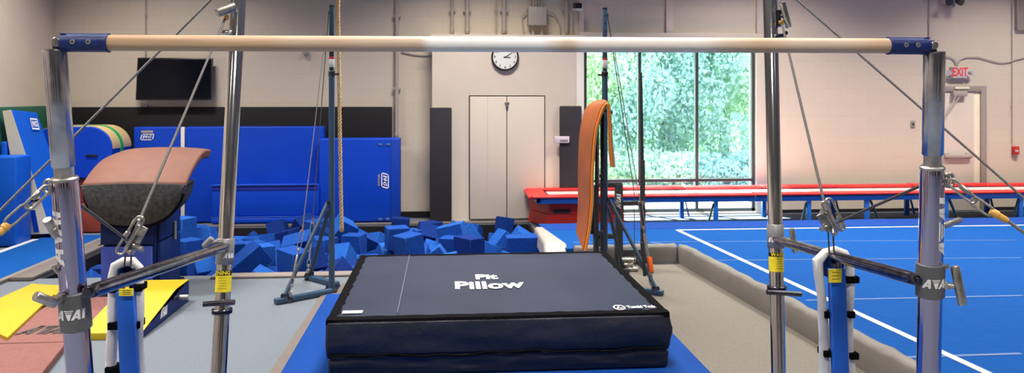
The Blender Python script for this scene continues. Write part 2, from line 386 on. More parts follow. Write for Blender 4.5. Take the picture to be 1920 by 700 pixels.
# exterior header above the window and painted steel frame
hb = B(); hb.box((WX0-.08, YB-.06, 2.47), (WX1+.08, YB, 2.60), .004); hb.box((3.17, YB-.05, 2.6), (3.27, YB, ZC), .004); hb.box((WX1, YB-.05, 2.6), (WX1+.09, YB, ZC), .004); hb.box((CX1, YB-.04, 2.6), (CX1+.07, YB, ZC), .004)
struct('trim_6', hb, M_TRIM)
sb = B(); sb.box((WX1, YB-.03, 0), (WX1+.16, YB, 2.47), .004)
for z in (.7, 1.15, 1.9): sb.cyl((WX1+.11, YB-.04, z), (WX1+.11, YB-.03, z), .008, seg=10)
struct('trim_7', sb, M_TRIM)
# window
def frame_window():
    y0, y1 = YB+.03, YB+.10; b = B(); t = .045
    b.box((WX0, y0, WZ0), (WX0+t, y1, WZ1)); b.box((WX1-t, y0, WZ0), (WX1, y1, WZ1)); b.box((WX0, y0, WZ0), (WX1, y1, WZ0+t)); b.box((WX0, y0, WZ1-t), (WX1, y1, WZ1))
    for px in (1199, 1306): x = at(px, 250, YB+.05).x; b.box((x-.022, y0, WZ0+t), (x+.022, y1, WZ1-t))
    z = at(1306, 338, YB+.05).z; b.box((WX0+t, y0+.001, z-.02), (WX1-t, y1-.001, z+.02))
    f = struct('window_1', b, M_WFRAME, smooth=False)
    B().box((WX0+.02, YB+.06, WZ0+.02), (WX1-.02, YB+.068, WZ1-.02)).build('pane', M_GLASS, f, smooth=False)
    B().box((WX0-.01, YB-.03, WZ0-.03), (WX1+.01, YB+.12, WZ0), .004).build('window_sill', M_TRIM, f)
frame_window()
# closet door: two leaves
def closet_door():
    x0, x1, xm, z0, z1 = at(881, 300, CY).x, at(1020, 300, CY).x, at(950, 300, CY).x, .03, at(950, 181, CY).z
    b = B(); g = .014
    b.box((x0-g, CY-.004, z0-.01), (x1+g, CY+.004, z1+g))
    d = struct('door_1', b, M_BLACK, smooth=False)
    for a, c in ((x0, xm-.005), (xm+.005, x1)):
        l = B().box((a, CY-.03, z0), (c, CY-.003, z1), .003); leaf = l.build('door_leaf', M_DOOR, d)
    h = B(); h.box((xm-.03, CY-.045, z1-.10), (xm+.03, CY-.031, z1-.075), .003); h.tube([(xm-.012, CY-.05, z1-.09), (xm-.012, CY-.05, z1-.13), (xm+.012, CY-.05, z1-.13), (xm+.012, CY-.05, z1-.09)], .005, closed=True)
    h.box((xm-.018, CY-.055, z1-.155), (xm+.018, CY-.032, z1-.12), .004); h.build('hasp', M_STEEL, d)
    for px in (914, ): x = at(px, 300, CY).x; B().box((x-.003, CY-.034, z0), (x+.003, CY-.03, z1)).build('door_seam', M_TRIM, d)
closet_door()
# exit door
def exit_door():
    x1 = at(1846, 250, YB).x; x0 = at(1752, 250, YB).x; z1 = at(1800, 161, YB).z; f = .085
    b = B(); b.box((x0, YB-.05, 0), (x0+f, YB+.0, z1), .004); b.box((x1-f, YB-.05, 0), (x1, YB, z1), .004); b.box((x0+f, YB-.05, z1-f), (x1-f, YB, z1), .004)
    d = struct('door_2', b, M_DFRAME)
    B().box((x0+f, YB-.03, .012), (x1-f-.10, YB-.004, z1-f), .003).build('door_leaf', M_DOOR, d)
    B().box((x1-f-.10, YB-.02, .012), (x1-f, YB-.004, z1-f), .003).build('weather_strip', M_CREAM, d)
    z = at(1790, 292, YB).z; pb = B().box((x0+.12, YB-.09, z-.025), (x1-.24, YB-.05, z+.025), .01); pb.box((x0+.13, YB-.06, z-.04), (x0+.2, YB-.03, z+.04)); pb.box((x1-.32, YB-.06, z-.04), (x1-.25, YB-.03, z+.04)); pb.build('panic_bar', M_PIPE, d)
    a = at(1800, 176, YB-.08); c = B().box((a.x-.11, YB-.10, a.z-.04), (a.x+.11, YB-.03, a.z+.04), .01); c.build('door_closer', M_BOXP, d)
    arm = B(); p = at(1782, 206, YB-.15); arm.bar((a.x-.07, YB-.10, a.z), p, .018, .01); arm.bar((a.x+.06, YB-.06, a.z+.02), p, .018, .01); arm.build('closer_arm', M_PIPE, d)
    B().box((a.x-.06, YB-.065, z1-.05), (a.x+.16, YB-.05, z1-.015), .004).build('alarm_contact', M_CREAM, d)
exit_door()
struct('baseboard_back', B().box((-.75, YB-.015, 0), (CX0, YB, .09)).box((WX1+.16, YB-.015, 0), (7.2, YB, .05)).box((8.05, YB-.015, 0), (XR, YB, .05)), M_BLACKV)
# wall pads
def pad(a, b, m, name, label, group=None):
    return tag(B().box(a, b, .015).build(name, m), label, 'wall pad', group)
x = at(735, 230, YB-.06).x
pad((XL+.02, YB-.06, .35), (x, YB-.003, 1.55), M_BLACKV, 'wall_pad', 'long black wall pad running behind the blue mats at the back left')
pad((at(806, 300, CY-.07).x, CY-.07, .0), (at(847, 300, CY-.07).x, CY-.004, at(820, 202, CY-.07).z), M_DARKPAD, 'wall_pad', 'tall narrow black pad on the wall left of the closet doors')
pad((at(1050, 300, CY-.07).x, CY-.07, .0), (at(1091, 300, CY-.07).x, CY-.004, at(1065, 199, CY-.07).z), M_DARKPAD, 'wall_pad', 'charcoal wall pad between closet doors and window, behind the white sign')
pad((XL+.004, 8.1, .0), (XL+.06, YB-.07, 1.57), M_GREEN, 'wall_pad', 'dark green wall pad behind the leaning blue wedge mat')
# outside
struct('ground_outside', B().box((-25, YB+.26, -.3), (50, 16, -.02)), M_ASPH)
struct('lawn_outside', B().box((-25, 16, -.3), (50, 60, .0)), M_GRASS)

# spring floor -----------------------------------------------------------
FZ = .15
A = gnd(1275, 465, FZ); D = gnd(1720, 700, FZ); dr = (D-A).normalized()
Bk = gnd(1010, 430, FZ); Bx = Bk.x+.04; Yf = A.y; Ybk = 9.62
Dn = A + dr*((1.2-A.y)/dr.y)
poly = [Vector((Bx, Ybk, 0)), Vector((Bx+.1, Yf+.05, 0)), Vector((A.x+.08, Yf+.05, 0)), Vector((Dn.x+.08, 1.2, 0)), Vector((9.9, 1.2, 0)), Vector((9.9, Ybk, 0))]
sf = empty('spring_floor', (5, 5, 0), 'large blue carpeted spring floor with white boundary lines on the right', 'gymnastics floor')
B().prism(poly, (0, 0, FZ)).build('carpet_deck', M_BLUEC, sf, smooth=False)
def strip(p, q, wd, z, name, m, parent, ext=0):
    p = Vector((p.x, p.y, 0)); q = Vector((q.x, q.y, 0)); d = (q-p).normalized(); n = Vector((-d.y, d.x, 0))*wd/2
    p -= d*ext; q += d*ext
    return B().prism([p-n+Vector((0, 0, z)), q-n+Vector((0, 0, z)), q+n+Vector((0, 0, z)), p+n+Vector((0, 0, z))], (0, 0, .0025)).build(name, m, parent, smooth=False)
C0 = gnd(1270, 432, FZ); C1 = gnd(1850, 700, FZ); Cn = C0+(C1-C0)*((1.3-C0.y)/(C1.y-C0.y))
strip(C0, Cn, .055, FZ+.001, 'boundary_line', M_WHITE, sf)
strip(C0, Vector((9.85, C0.y-.03, 0)), .05, FZ+.0012, 'boundary_line', M_WHITE, sf)
b = B(); b.prism([Vector((Bx+.02, 9.16, FZ)), Vector((9.88, 9.12, FZ)), Vector((9.88, Ybk-.01, FZ)), Vector((Bx+.02, Ybk-.01, FZ))], (0, 0, .002)); b.build('border_band', M_BLUEC2, sf, smooth=False)
def seam(p, q, wd=.028): strip(gnd(*p, FZ), gnd(*q, FZ), wd, FZ+.0005, 'carpet_seam', M_SEAM, sf)
seam((1075, 455), (1905, 451), .02); seam((1328, 489), (1915, 484), .02)
seam((1512, 564), (1918, 555), .03); seam((1700, 671), (1915, 664), .032)
seam((1215, 454), (1262, 461), .04)
for yy in (3.2, 2.2): strip(Vector((2.9, yy, 0)), Vector((9.8, yy, 0)), .03, FZ+.0005, 'carpet_seam', M_SEAM, sf)
struct('trim_9', B().prism([Vector((1.5, 1.5, 0)), Vector((Dn.x, 1.5, 0)), Vector((A.x, A.y-.1, 0)), Vector((1.3, A.y-.1, 0)), Vector((1.3, 6.4, 0)), Vector((1.5, 6.2, 0))], (0, 0, .004)), mat('warm_grey_carpet', (.165, .152, .135), .95, ns=55, var=.09, bump=.15, spec=.05), smooth=False)
# curb: padded roll round the spring floor
def curb(pts, name, label, w=.11, h=.19):
    b = B(); rings = []; P = [Vector(p) for p in pts]; dense = []
    for p, q in zip(P, P[1:]):
        n = max(2, int((q-p).length/.12))
        for i in range(n): dense.append(p.lerp(q, i/n))
    dense.append(P[-1])
    prof = [(-1, 0), (-1.02, .45), (-.92, .85), (-.6, 1), (.2, 1.02), (.8, .96), (1, .8), (1, 0)]
    for i, p in enumerate(dense):
        a = dense[max(0, i-1)]; c = dense[min(len(dense)-1, i+1)]; d = (c-a).normalized(); n = Vector((d.y, -d.x, 0))
        ring = []
        for k, (u, v) in enumerate(prof):
            jit = random.uniform(-.004, .004) if 0 < k < 7 else 0
            wv = .006*sin(i*1.9+k)
            ring.append(b.bm.verts.new(p - n*(u*w*.5+jit) + Vector((0, 0, v*h + (jit+wv if 0 < k < 7 else 0)))))
        rings.append(ring)
    for r, s in zip(rings, rings[1:]):
        for k in range(len(prof)-1): b.bm.faces.new([r[k], r[k+1], s[k+1], s[k]])
        b.bm.faces.new([r[-1], r[0], s[0], s[-1]])
    b.bm.faces.new(rings[0]); b.bm.faces.new(list(reversed(rings[-1])))
    return tag(b.build(name, M_CURB, ang=60), label, 'padded edge')
curb([(A.x+.02, A.y-.02, 0), (Dn.x+.02, 1.3, 0)], 'padded_curb', 'long taupe padded curb running diagonally along the blue floor towards the camera')
curb([(Bx+.17, Yf-.0, 0), (A.x-.05, Yf-.0, 0)], 'padded_curb', 'short taupe padded curb across the front corner of the blue floor, behind the black stand')
c1 = B()
c1.hexa([(Bx-.10, 9.3, 0), (Bx-.13, Yf-.05, 0), (Bx+.12, Yf-.05, 0), (Bx+.02, 9.3, 0)], [(Bx-.08, 9.3, .17), (Bx-.11, Yf+.25, .19), (Bx+.12, Yf+.15, .19), (Bx+.02, 9.3, .17)])
tag(c1.build('padded_curb', mat('cream_grey_vinyl', (.32, .30, .28), .5, ns=4, var=.08, bump=.5), bevel=.03), 'pale padded curb end beside the foam pit and the red box', 'padded edge')

# flat floor panels on the left: brown seam strip, tumble strip
q = [gnd(485, 700), gnd(612, 548), gnd(640, 520), gnd(700, 520), gnd(640, 700)]
q = [Vector((gnd(495, 700).x, 2.2, 0)), Vector((gnd(600, 560).x, 7.0, 0)), Vector((-.8, 7.55, 0)), Vector((-.8, 2.2, 0))]
tag(B().prism([v+Vector((0, 0, .0)) for v in q], (0, 0, .012)).build('floor_mat', M_TAPE, smooth=False), 'narrow brown-grey floor strip along the left side of the blue mat', 'floor mat')
ts = empty('tumble_strip', (-4.5, 9, 0), 'blue carpeted runway strip with white line beside the leaning mats at far left', 'runway')
B().box((-4.72, 4.5, 0), (-4.02, 10.0, .03), .004).build('carpet', M_BLUEC, ts, smooth=False)
B().box((-4.76, 4.5, 0), (-4.69, 9.75, .034), .003).build('edge_line', M_WHITE, ts, smooth=False)
B().box((-4.02, 4.5, 0), (-3.96, 10.0, .034), .003).build('edge_line', M_CURB, ts, smooth=False)
tag(B().box((-3.96, PY0-.1, 0), (PX0, 10.3, .04), .01).build('edge_board', M_TAPE), 'brown-grey border board between runway strip and left end of foam pit', 'edging')

# ============================================================ FOAM PIT CUBES
CUBES = [(2,-3.173,8.146,-0.52,-0.0,-3.14,-0.59),(0,-2.72,8.032,-0.508,-0.6,-1.57,0.0),(0,-2.462,7.933,-0.508,-3.14,1.57,0.0),(0,-1.776,7.962,-0.507,-0.0,3.14,0.32),(0,-1.557,8.139,-0.508,-1.57,-0.0,1.42),(0,-1.277,8.246,-0.508,-1.57,-0.0,0.82),(1,-0.85,8.251,-0.42,-0.0,0.0,-1.41),(0,-0.159,7.933,-0.508,1.57,-0.0,1.57),(0,0.656,8.164,-0.508,1.57,-0.0,-1.58),(0,0.883,8.256,-0.508,1.57,-0.0,0.06),(2,-3.234,8.453,-0.47,1.26,1.57,0.0),(0,-2.892,8.284,-0.508,-0.51,-1.57,0.0),(1,-2.219,8.641,-0.508,-1.08,1.57,0.0),(0,-1.847,8.673,-0.508,0.0,0.0,-0.24),(2,-1.457,8.668,-0.47,-0.14,1.57,0.0),(0,-0.878,8.524,-0.508,-0.07,-1.57,0.0),(1,-0.339,8.756,-0.508,-1.57,0.0,-0.07),(0,-0.059,8.856,-0.508,2.9,1.57,0.0),(0,0.365,8.535,-0.508,-2.7,1.57,0.0),(0,0.886,8.712,-0.508,-1.52,-1.57,0.0),(1,-3.449,8.725,-0.507,-1.57,-0.0,-2.53),(1,-2.496,8.744,-0.508,0.71,-1.57,0.0),(0,-2.294,9.01,-0.508,1.57,0.0,-2.47),(0,-2.02,8.936,-0.507,-1.57,-0.0,0.05),(0,-1.411,9.047,-0.508,2.94,-1.57,0.0),(0,-1.124,9.05,-0.508,2.26,-1.57,0.0),(0,-0.785,9.187,-0.508,-2.36,1.57,0.0),(0,-0.123,9.072,-0.508,-0.24,1.57,0.0),(0,0.232,8.881,-0.508,-1.57,-0.0,1.43),(0,0.729,8.939,-0.508,-0.79,-1.57,0.0),(2,-3.302,9.557,-0.47,-1.17,1.57,0.0),(0,-2.691,9.812,-0.508,-2.17,-1.57,0.0),(1,-2.463,9.576,-0.508,-1.57,0.0,1.94),(0,-1.937,9.444,-0.508,-1.57,-0.0,1.51),(0,-1.712,9.432,-0.508,0.0,-0.0,1.51),(0,-1.016,9.283,-0.508,-0.0,-0.0,-0.57),(0,-0.627,9.422,-0.508,-1.87,1.57,0.0),(0,-0.367,9.475,-0.508,-2.38,-1.57,0.0),(2,0.471,9.067,-0.47,-1.57,-0.0,2.62),(0,0.667,9.233,-0.508,1.57,0.0,1.37),(0,-3.116,9.758,-0.508,-1.8,1.57,0.0),(0,-2.916,9.929,-0.508,1.57,0.0,0.69),(2,-2.373,9.91,-0.47,-1.35,1.57,0.0),(0,-1.775,9.884,-0.508,-0.0,-0.0,1.45),(0,-1.583,9.663,-0.508,-2.65,1.57,0.0),(0,-1.001,9.845,-0.508,-0.32,1.57,0.0),(2,-0.612,9.733,-0.47,-0.61,1.57,0.0),(1,-0.337,9.767,-0.508,-1.36,1.57,0.99),(0,0.176,10.079,-0.508,-0.44,-1.57,0.0),(2,0.854,9.783,-0.52,0.0,0.0,1.39),(0,-3.255,10.126,-0.508,-0.44,-1.57,0.0),(0,-3.268,10.427,-0.507,0.0,0.0,0.12),(1,-2.27,10.104,-0.508,-1.57,0.0,-1.8),(1,-1.698,10.242,-0.507,3.14,-1.57,0.0),(1,-1.276,10.246,-0.508,1.78,-1.57,0.0),(0,-1.012,10.088,-0.508,1.57,0.0,-1.41),(1,-0.678,10.166,-0.508,2.48,1.57,0.0),(0,-0.201,10.2,-0.508,0.0,-0.0,0.81),(0,0.119,10.464,-0.508,-3.14,-1.57,0.0),(0,0.639,10.284,-0.508,0.83,-1.57,0.0),(0,-3.125,8.214,-0.293,-3.14,1.43,0.02),(2,-2.803,7.972,-0.245,0.3,-1.57,1.27),(1,-2.123,7.932,-0.409,0.92,-0.0,1.57),(2,-1.995,8.437,-0.47,-1.57,0.0,-2.97),(0,-1.523,8.232,-0.282,-2.28,1.57,0.86),(0,-1.045,7.96,-0.508,3.14,-0.0,-0.01),(0,-0.59,8.23,-0.508,-0.45,1.57,0.0),(1,-0.24,8.158,-0.508,-1.57,0.0,-1.57),(0,0.166,7.939,-0.508,0.0,0.0,3.08),(1,0.795,8.234,-0.283,2.39,1.57,0.0),(0,-3.339,8.591,-0.226,0.29,2.81,-0.51),(1,-2.853,8.549,-0.508,-1.57,0.0,-2.0),(0,-2.112,8.869,-0.283,-1.19,-1.57,0.0),(0,-1.983,8.662,-0.283,0.23,-1.57,0.0),(2,-1.502,8.455,-0.18,0.13,1.23,1.71),(0,-1.228,8.506,-0.508,1.57,0.0,-0.31),(0,-0.65,8.499,-0.508,-3.14,-0.0,-0.12),(1,-0.363,8.699,-0.283,-1.6,-1.57,0.0),(1,0.63,8.611,-0.508,1.57,-0.0,-2.67),(0,0.958,8.769,-0.283,0.0,-0.0,-3.05),(0,-3.567,8.783,-0.283,0.0,-1.57,0.0),(0,-2.679,9.068,-0.508,-0.13,-1.57,0.0),(0,-2.351,9.016,-0.283,1.96,-1.57,0.0),(0,-1.678,8.863,-0.508,-0.0,3.14,-0.24),(0,-1.356,9.072,-0.282,0.66,1.57,0.0),(0,-0.92,8.882,-0.508,-0.0,0.0,-1.17),(2,-0.649,8.953,-0.443,-1.17,0.0,-2.66),(0,-0.116,9.024,-0.283,0.0,-3.14,-0.04),(0,0.118,9.004,-0.283,3.01,-1.57,0.0),(0,0.775,8.999,-0.283,0.0,0.0,1.65),(0,-3.5,9.345,-0.508,-1.55,-1.57,0.0),(0,-2.723,9.301,-0.507,-1.7,-1.57,0.0),(1,-2.379,9.278,-0.508,1.57,0.0,-1.27),(0,-2.037,9.195,-0.508,-1.57,-0.0,0.11),(1,-1.407,9.389,-0.395,0.58,-0.95,-0.05),(0,-0.97,9.188,-0.283,1.13,-1.57,0.0),(0,-0.399,9.46,-0.283,0.63,-1.57,0.0),(0,-0.178,9.335,-0.508,0.75,1.57,0.0),(0,0.157,9.292,-0.508,-2.46,-1.57,0.0),(0,0.76,9.512,-0.508,-0.03,-1.57,0.0),(0,-3.011,9.806,-0.283,1.22,1.57,0.0),(0,-2.772,9.942,-0.283,-1.27,-1.57,-0.69),(0,-2.609,9.744,-0.283,1.57,-0.0,-0.63),(2,-1.98,9.955,-0.47,-0.12,-1.57,0.0),(0,-1.621,9.666,-0.283,0.0,0.0,1.29),(1,-1.233,9.73,-0.508,1.57,0.0,0.64),(0,-0.489,9.73,-0.207,-0.04,0.03,-0.26),(2,-0.13,9.901,-0.368,0.44,-0.5,-3.14),(0,0.269,9.687,-0.507,1.57,-0.0,0.25),(0,0.576,9.798,-0.508,0.0,0.0,-0.31),(0,-3.217,10.135,-0.283,1.1,-1.57,0.0),(0,-2.768,10.103,-0.508,0.0,0.0,-2.45),(0,-2.162,10.274,-0.309,0.11,2.65,-1.57),(0,-1.882,10.294,-0.283,-0.0,-0.0,0.58),(0,-1.508,9.966,-0.508,-1.57,-0.0,-1.02),(0,-0.77,10.436,-0.508,-1.57,-0.0,-1.54),(1,-0.531,10.095,-0.283,-0.9,-0.99,-0.91),(2,-0.11,10.23,-0.295,-0.0,3.14,0.0),(0,0.396,10.425,-0.413,-1.04,-0.7,2.4),(1,0.895,10.063,-0.508,1.57,0.0,1.52),(0,-3.074,7.938,-0.311,-0.59,1.66,-0.59),(2,-2.709,8.329,-0.298,-0.26,0.21,-1.42),(2,-2.412,8.266,-0.47,-0.25,-1.57,0.0),(2,-1.52,7.97,-0.295,0.0,-0.0,1.57),(2,-1.461,8.011,-0.029,-1.63,-0.07,2.31),(0,-1.259,8.276,-0.283,1.57,-0.0,1.08),(0,-0.531,8.232,-0.283,1.57,0.0,-2.96),(1,-0.315,7.948,-0.193,0.04,-0.05,-0.08),(0,0.642,7.937,-0.507,1.57,-0.0,1.55),(0,0.939,8.013,-0.341,1.14,2.85,0.62),(0,-3.308,8.858,-0.127,-1.3,-0.79,-2.12),(0,-2.797,8.846,-0.508,-1.57,0.0,-1.6),(2,-2.447,8.617,-0.295,-0.0,0.0,-2.81),(0,-2.122,8.422,-0.208,0.97,-1.57,-0.16),(0,-1.33,8.195,-0.024,-3.14,-0.37,-0.86),(0,-0.847,8.492,-0.283,-3.14,0.0,0.0),(0,-0.609,8.453,-0.283,1.57,0.0,-3.02),(0,-0.11,8.428,-0.508,0.0,-0.0,-0.61),(1,0.184,8.21,-0.461,1.57,-0.8,-1.63),(0,0.666,8.732,-0.283,2.7,1.57,0.0),(0,-3.546,9.092,-0.383,0.18,-0.73,-1.55),(0,-2.703,9.112,-0.283,1.57,-0.0,1.53),(0,-2.538,8.863,-0.283,1.57,0.0,-1.24),(0,-1.734,8.695,-0.283,0.31,-1.57,-0.09),(0,-1.213,8.793,-0.508,0.0,-3.14,0.96),(0,-0.895,8.737,-0.287,-1.16,1.78,-1.17),(0,-0.631,8.741,-0.342,-1.09,-2.87,0.37),(0,-0.419,9.191,-0.508,-1.37,-1.57,0.0),(2,0.321,8.762,-0.295,-0.0,0.0,0.67),(1,0.9,8.943,-0.058,0.0,1.57,0.0),(0,-3.391,9.366,-0.282,0.08,0.04,1.17),(1,-3.174,9.135,-0.508,-0.49,1.57,0.0),(0,-2.135,9.145,-0.283,-1.57,-0.0,0.15),(1,-2.018,9.668,-0.33,-1.52,1.01,-1.63),(2,-1.213,9.37,-0.273,0.28,-0.56,2.58),(0,-0.906,9.483,-0.508,1.57,0.0,1.04),(0,-0.643,9.398,-0.283,-0.0,3.14,-0.86),(0,-0.388,9.478,-0.058,1.13,1.57,0.0),(1,-0.071,9.56,-0.376,-0.79,-0.31,1.08),(1,0.966,9.217,-0.42,3.14,0.0,-0.21),(1,-3.441,9.874,-0.404,-0.0,-0.86,-3.0),(0,-3.0,9.537,-0.508,-0.0,0.0,0.07),(1,-2.778,9.444,-0.279,2.18,-1.68,-0.62),(2,-1.727,10.063,-0.195,0.24,0.76,-0.64),(0,-1.476,9.882,-0.283,0.0,0.0,-0.67),(2,-1.037,9.907,-0.245,-1.57,-0.0,1.53),(1,-0.816,10.108,-0.256,1.43,-0.0,-0.04),(0,-0.332,9.954,-0.174,-2.79,0.76,-0.17),(0,0.363,9.938,-0.36,-1.67,-2.28,-0.31),(0,0.987,9.48,-0.508,0.0,-0.0,3.14),(2,-2.99,10.429,-0.52,0.0,0.0,-1.57),(0,-2.564,10.464,-0.507,1.57,0.0,-1.54),(1,-2.195,10.468,-0.508,-1.57,0.0,-1.57),(0,-2.096,10.426,-0.104,1.03,-0.97,2.03),(0,-1.675,10.468,-0.508,-1.57,-0.0,-1.57),(0,-1.052,10.181,-0.283,1.66,-1.57,0.0),(0,-0.766,10.45,-0.283,3.14,-0.0,-1.44),(0,-0.159,10.216,-0.083,-1.57,-0.0,0.64),(1,0.347,10.264,-0.232,-0.41,0.02,-0.39),(0,0.689,10.404,-0.282,-0.18,0.15,-0.03),(0,-2.761,7.936,0.017,1.57,-0.0,1.54),(0,-3.013,8.533,-0.237,-0.0,0.87,-2.73),(0,-2.54,7.934,-0.283,1.57,0.0,-1.58),(0,-1.936,8.214,-0.508,-3.14,0.0,0.14),(0,-1.224,7.933,-0.3,0.0,-1.2,3.14),(0,-0.763,8.209,-0.108,-0.0,-0.0,-3.03),(0,-0.546,7.948,-0.508,-0.0,3.14,-1.5),(0,-0.291,8.364,-0.29,-0.97,-1.81,0.96),(0,0.047,7.937,-0.281,0.01,2.92,-0.03),(0,0.983,7.973,-0.106,0.07,2.09,-1.51),(0,-3.548,9.158,-0.133,1.91,1.05,-1.19),(2,-3.137,8.881,-0.47,-1.57,-0.0,-2.52),(0,-2.231,8.646,-0.1,-1.71,-0.4,-2.46),(0,-2.049,8.838,-0.058,-0.95,-1.57,0.0),(1,-1.957,8.203,-0.052,0.9,-0.1,2.12),(0,-1.094,8.487,-0.284,1.6,0.13,-0.08),(0,-0.526,8.35,-0.058,-0.0,0.0,-2.94),(0,0.096,8.614,-0.421,-0.7,2.5,-1.34),(0,0.474,8.315,-0.314,0.69,0.57,-2.47),(0,0.988,8.487,-0.507,1.57,1.57,0.0),(1,-3.217,9.174,-0.283,1.57,0.0,2.59),(0,-2.787,9.049,-0.058,-0.87,1.57,0.0),(0,-2.422,8.857,-0.058,1.57,-0.0,0.22),(0,-1.845,8.949,-0.257,-1.14,-0.4,0.05),(1,-1.468,8.854,-0.2,-1.57,-1.64,0.96),(0,-1.131,8.715,-0.282,1.1,1.64,-0.55),(0,-0.559,8.578,-0.058,3.14,-0.0,0.23),(0,-0.125,8.799,-0.283,1.57,0.0,3.1),(0,0.088,8.947,-0.058,-1.57,0.0,1.26),(2,0.478,8.984,-0.142,0.16,-0.48,-2.81),(2,-3.213,9.205,-0.02,1.57,-0.0,-0.39),(0,-3.021,9.465,-0.283,-0.0,0.0,-0.1),(1,-2.437,9.587,-0.283,0.87,-1.57,0.0),(2,-1.763,9.173,-0.417,0.87,-0.18,0.1),(2,-1.423,9.464,-0.061,-2.0,-0.96,-0.02),(0,-1.01,9.222,-0.058,-1.57,-0.0,2.86),(0,-0.358,9.043,-0.291,1.27,-0.08,3.1),(0,-0.139,9.272,-0.196,0.41,-0.42,1.53),(1,0.229,9.236,-0.234,2.97,1.33,-0.21),(0,0.678,9.244,-0.247,3.14,0.42,0.4),(2,-3.223,10.042,-0.02,2.21,-1.57,0.0),(0,-2.958,9.958,-0.058,-1.06,-1.57,0.0),(0,-2.285,9.98,-0.208,1.57,0.0,2.93),(0,-2.069,9.88,-0.172,-1.81,-1.19,1.59),(2,-1.319,9.717,-0.242,-0.0,-1.6,2.37),(1,-0.802,9.69,-0.233,2.62,-0.19,-0.85),(1,-0.132,9.738,-0.089,-1.2,-0.66,1.64),(1,0.23,9.574,-0.236,-1.76,2.18,0.03),(0,0.437,9.485,-0.508,-3.14,-0.0,0.7),(2,0.948,10.377,-0.52,-0.0,-3.14,0.01),(0,-3.555,10.114,-0.507,1.57,-0.0,1.68),(0,-2.572,10.232,-0.365,2.39,0.52,-0.39),(0,-2.427,10.466,-0.264,0.02,2.32,0.03),(0,-1.69,9.982,0.018,-2.38,-0.21,0.79),(1,-1.437,10.356,-0.283,-1.57,0.0,-2.85),(0,-1.009,10.422,-0.507,1.57,-0.0,-1.65),(0,-0.432,10.439,-0.359,-1.11,0.28,1.71),(2,-0.164,10.48,-0.429,1.57,-2.8,0.0),(0,0.866,10.068,-0.283,3.14,0.0,1.31),(0,0.795,10.45,-0.076,2.98,-0.17,-1.54),(1,-3.431,7.976,-0.391,1.02,-0.52,1.86),(0,-2.53,7.934,-0.058,0.0,3.14,1.56),(0,-2.396,8.352,-0.143,0.92,0.09,-2.69),(2,-1.796,7.97,-0.215,2.08,-0.0,1.57),(1,-2.26,8.027,-0.231,-1.5,0.92,0.0),(0,-0.793,7.939,-0.373,0.77,-0.04,1.6),(0,-0.345,8.078,0.129,-0.11,3.14,-0.88),(1,-0.265,8.271,-0.073,0.52,-1.81,0.96),(2,-0.015,8.021,-0.078,2.92,-0.04,1.33),(1,0.439,7.979,-0.265,0.78,-2.47,-1.01),(2,-3.455,8.182,-0.292,-0.78,0.67,0.9),(0,-2.733,8.614,-0.283,-1.57,0.0,-2.94),(0,-2.148,8.394,0.017,-0.0,3.14,-1.22),(0,-1.773,8.272,-0.247,1.45,0.49,-1.63),(2,-1.497,8.602,0.016,2.11,-0.28,-0.18),(0,-1.058,8.142,-0.163,0.99,-0.32,1.29),(0,-0.473,8.315,0.167,2.91,1.57,0.0),(2,-0.068,8.584,-0.169,1.6,-2.21,-0.06),(0,0.182,8.378,-0.311,1.54,-0.77,1.51),(2,0.744,8.489,-0.213,-1.47,0.32,0.76),(1,-3.568,9.785,-0.165,0.0,-1.45,-1.57),(1,-2.988,9.493,0.03,0.0,-0.0,2.63),(0,-1.908,9.141,-0.154,-0.47,1.13,1.28),(0,-1.908,8.629,-0.058,1.78,1.57,-0.83),(2,-1.382,9.141,-0.067,0.04,-3.13,-0.44),(0,-1.115,8.97,-0.156,-1.79,0.79,1.13),(2,-0.311,8.67,0.025,0.94,0.1,1.69),(2,0.279,8.658,-0.045,-1.57,-0.0,-0.94),(2,0.114,9.168,0.012,1.6,1.33,-0.21),(0,0.972,9.304,-0.108,-0.09,1.57,-1.57),(0,-3.223,9.694,-0.22,1.78,0.21,1.97),(0,-2.789,9.712,-0.055,-1.75,-0.32,-0.09),(1,-2.389,9.288,-0.283,1.57,0.0,2.18),(1,-1.957,9.423,-0.246,-1.57,-1.13,1.57),(0,-1.158,9.451,0.075,-1.03,-0.96,-0.02),(2,-0.978,9.52,-0.127,1.2,-0.51,-2.53),(0,-0.716,9.12,-0.232,0.21,0.34,2.64),(1,0.083,9.464,-0.086,0.66,-0.4,1.54),(1,0.655,9.483,-0.181,-0.72,-0.02,-1.22),(0,0.944,9.719,-0.129,-0.99,-0.24,1.57),(0,-3.542,10.395,-0.507,-0.0,-3.14,-1.3),(0,-2.891,10.256,-0.291,0.58,-1.68,-0.88),(0,-2.513,9.99,-0.208,0.0,3.14,-0.21),(0,-1.837,9.782,-0.09,1.36,-1.85,-0.28),(2,-1.511,9.796,-0.017,-0.1,-1.54,-0.67),(0,-1.296,10.061,-0.154,-0.68,0.53,-0.1),(0,-0.554,10.465,-0.065,3.06,-0.02,-1.57),(1,0.242,9.994,-0.167,0.42,-2.22,-0.23),(0,0.504,9.668,-0.282,2.78,1.57,0.0),(0,0.746,9.84,-0.287,1.36,-0.0,-1.92)]
LIFT = .07
cm = {}
for k, d in ((0, (.225, .225, .225)), (1, (.225, .225, .40)), (2, (.30, .30, .20))):
    for j, m in enumerate((M_FOAM, M_FOAM2, M_FOAM3)):
        o = B().box((-d[0]/2, -d[1]/2, -d[2]/2), (d[0]/2, d[1]/2, d[2]/2), .006, seg=1).build('foam_block', m)
        cm[k, j] = o.data; bpy.data.objects.remove(o)
rc = random.Random(3)
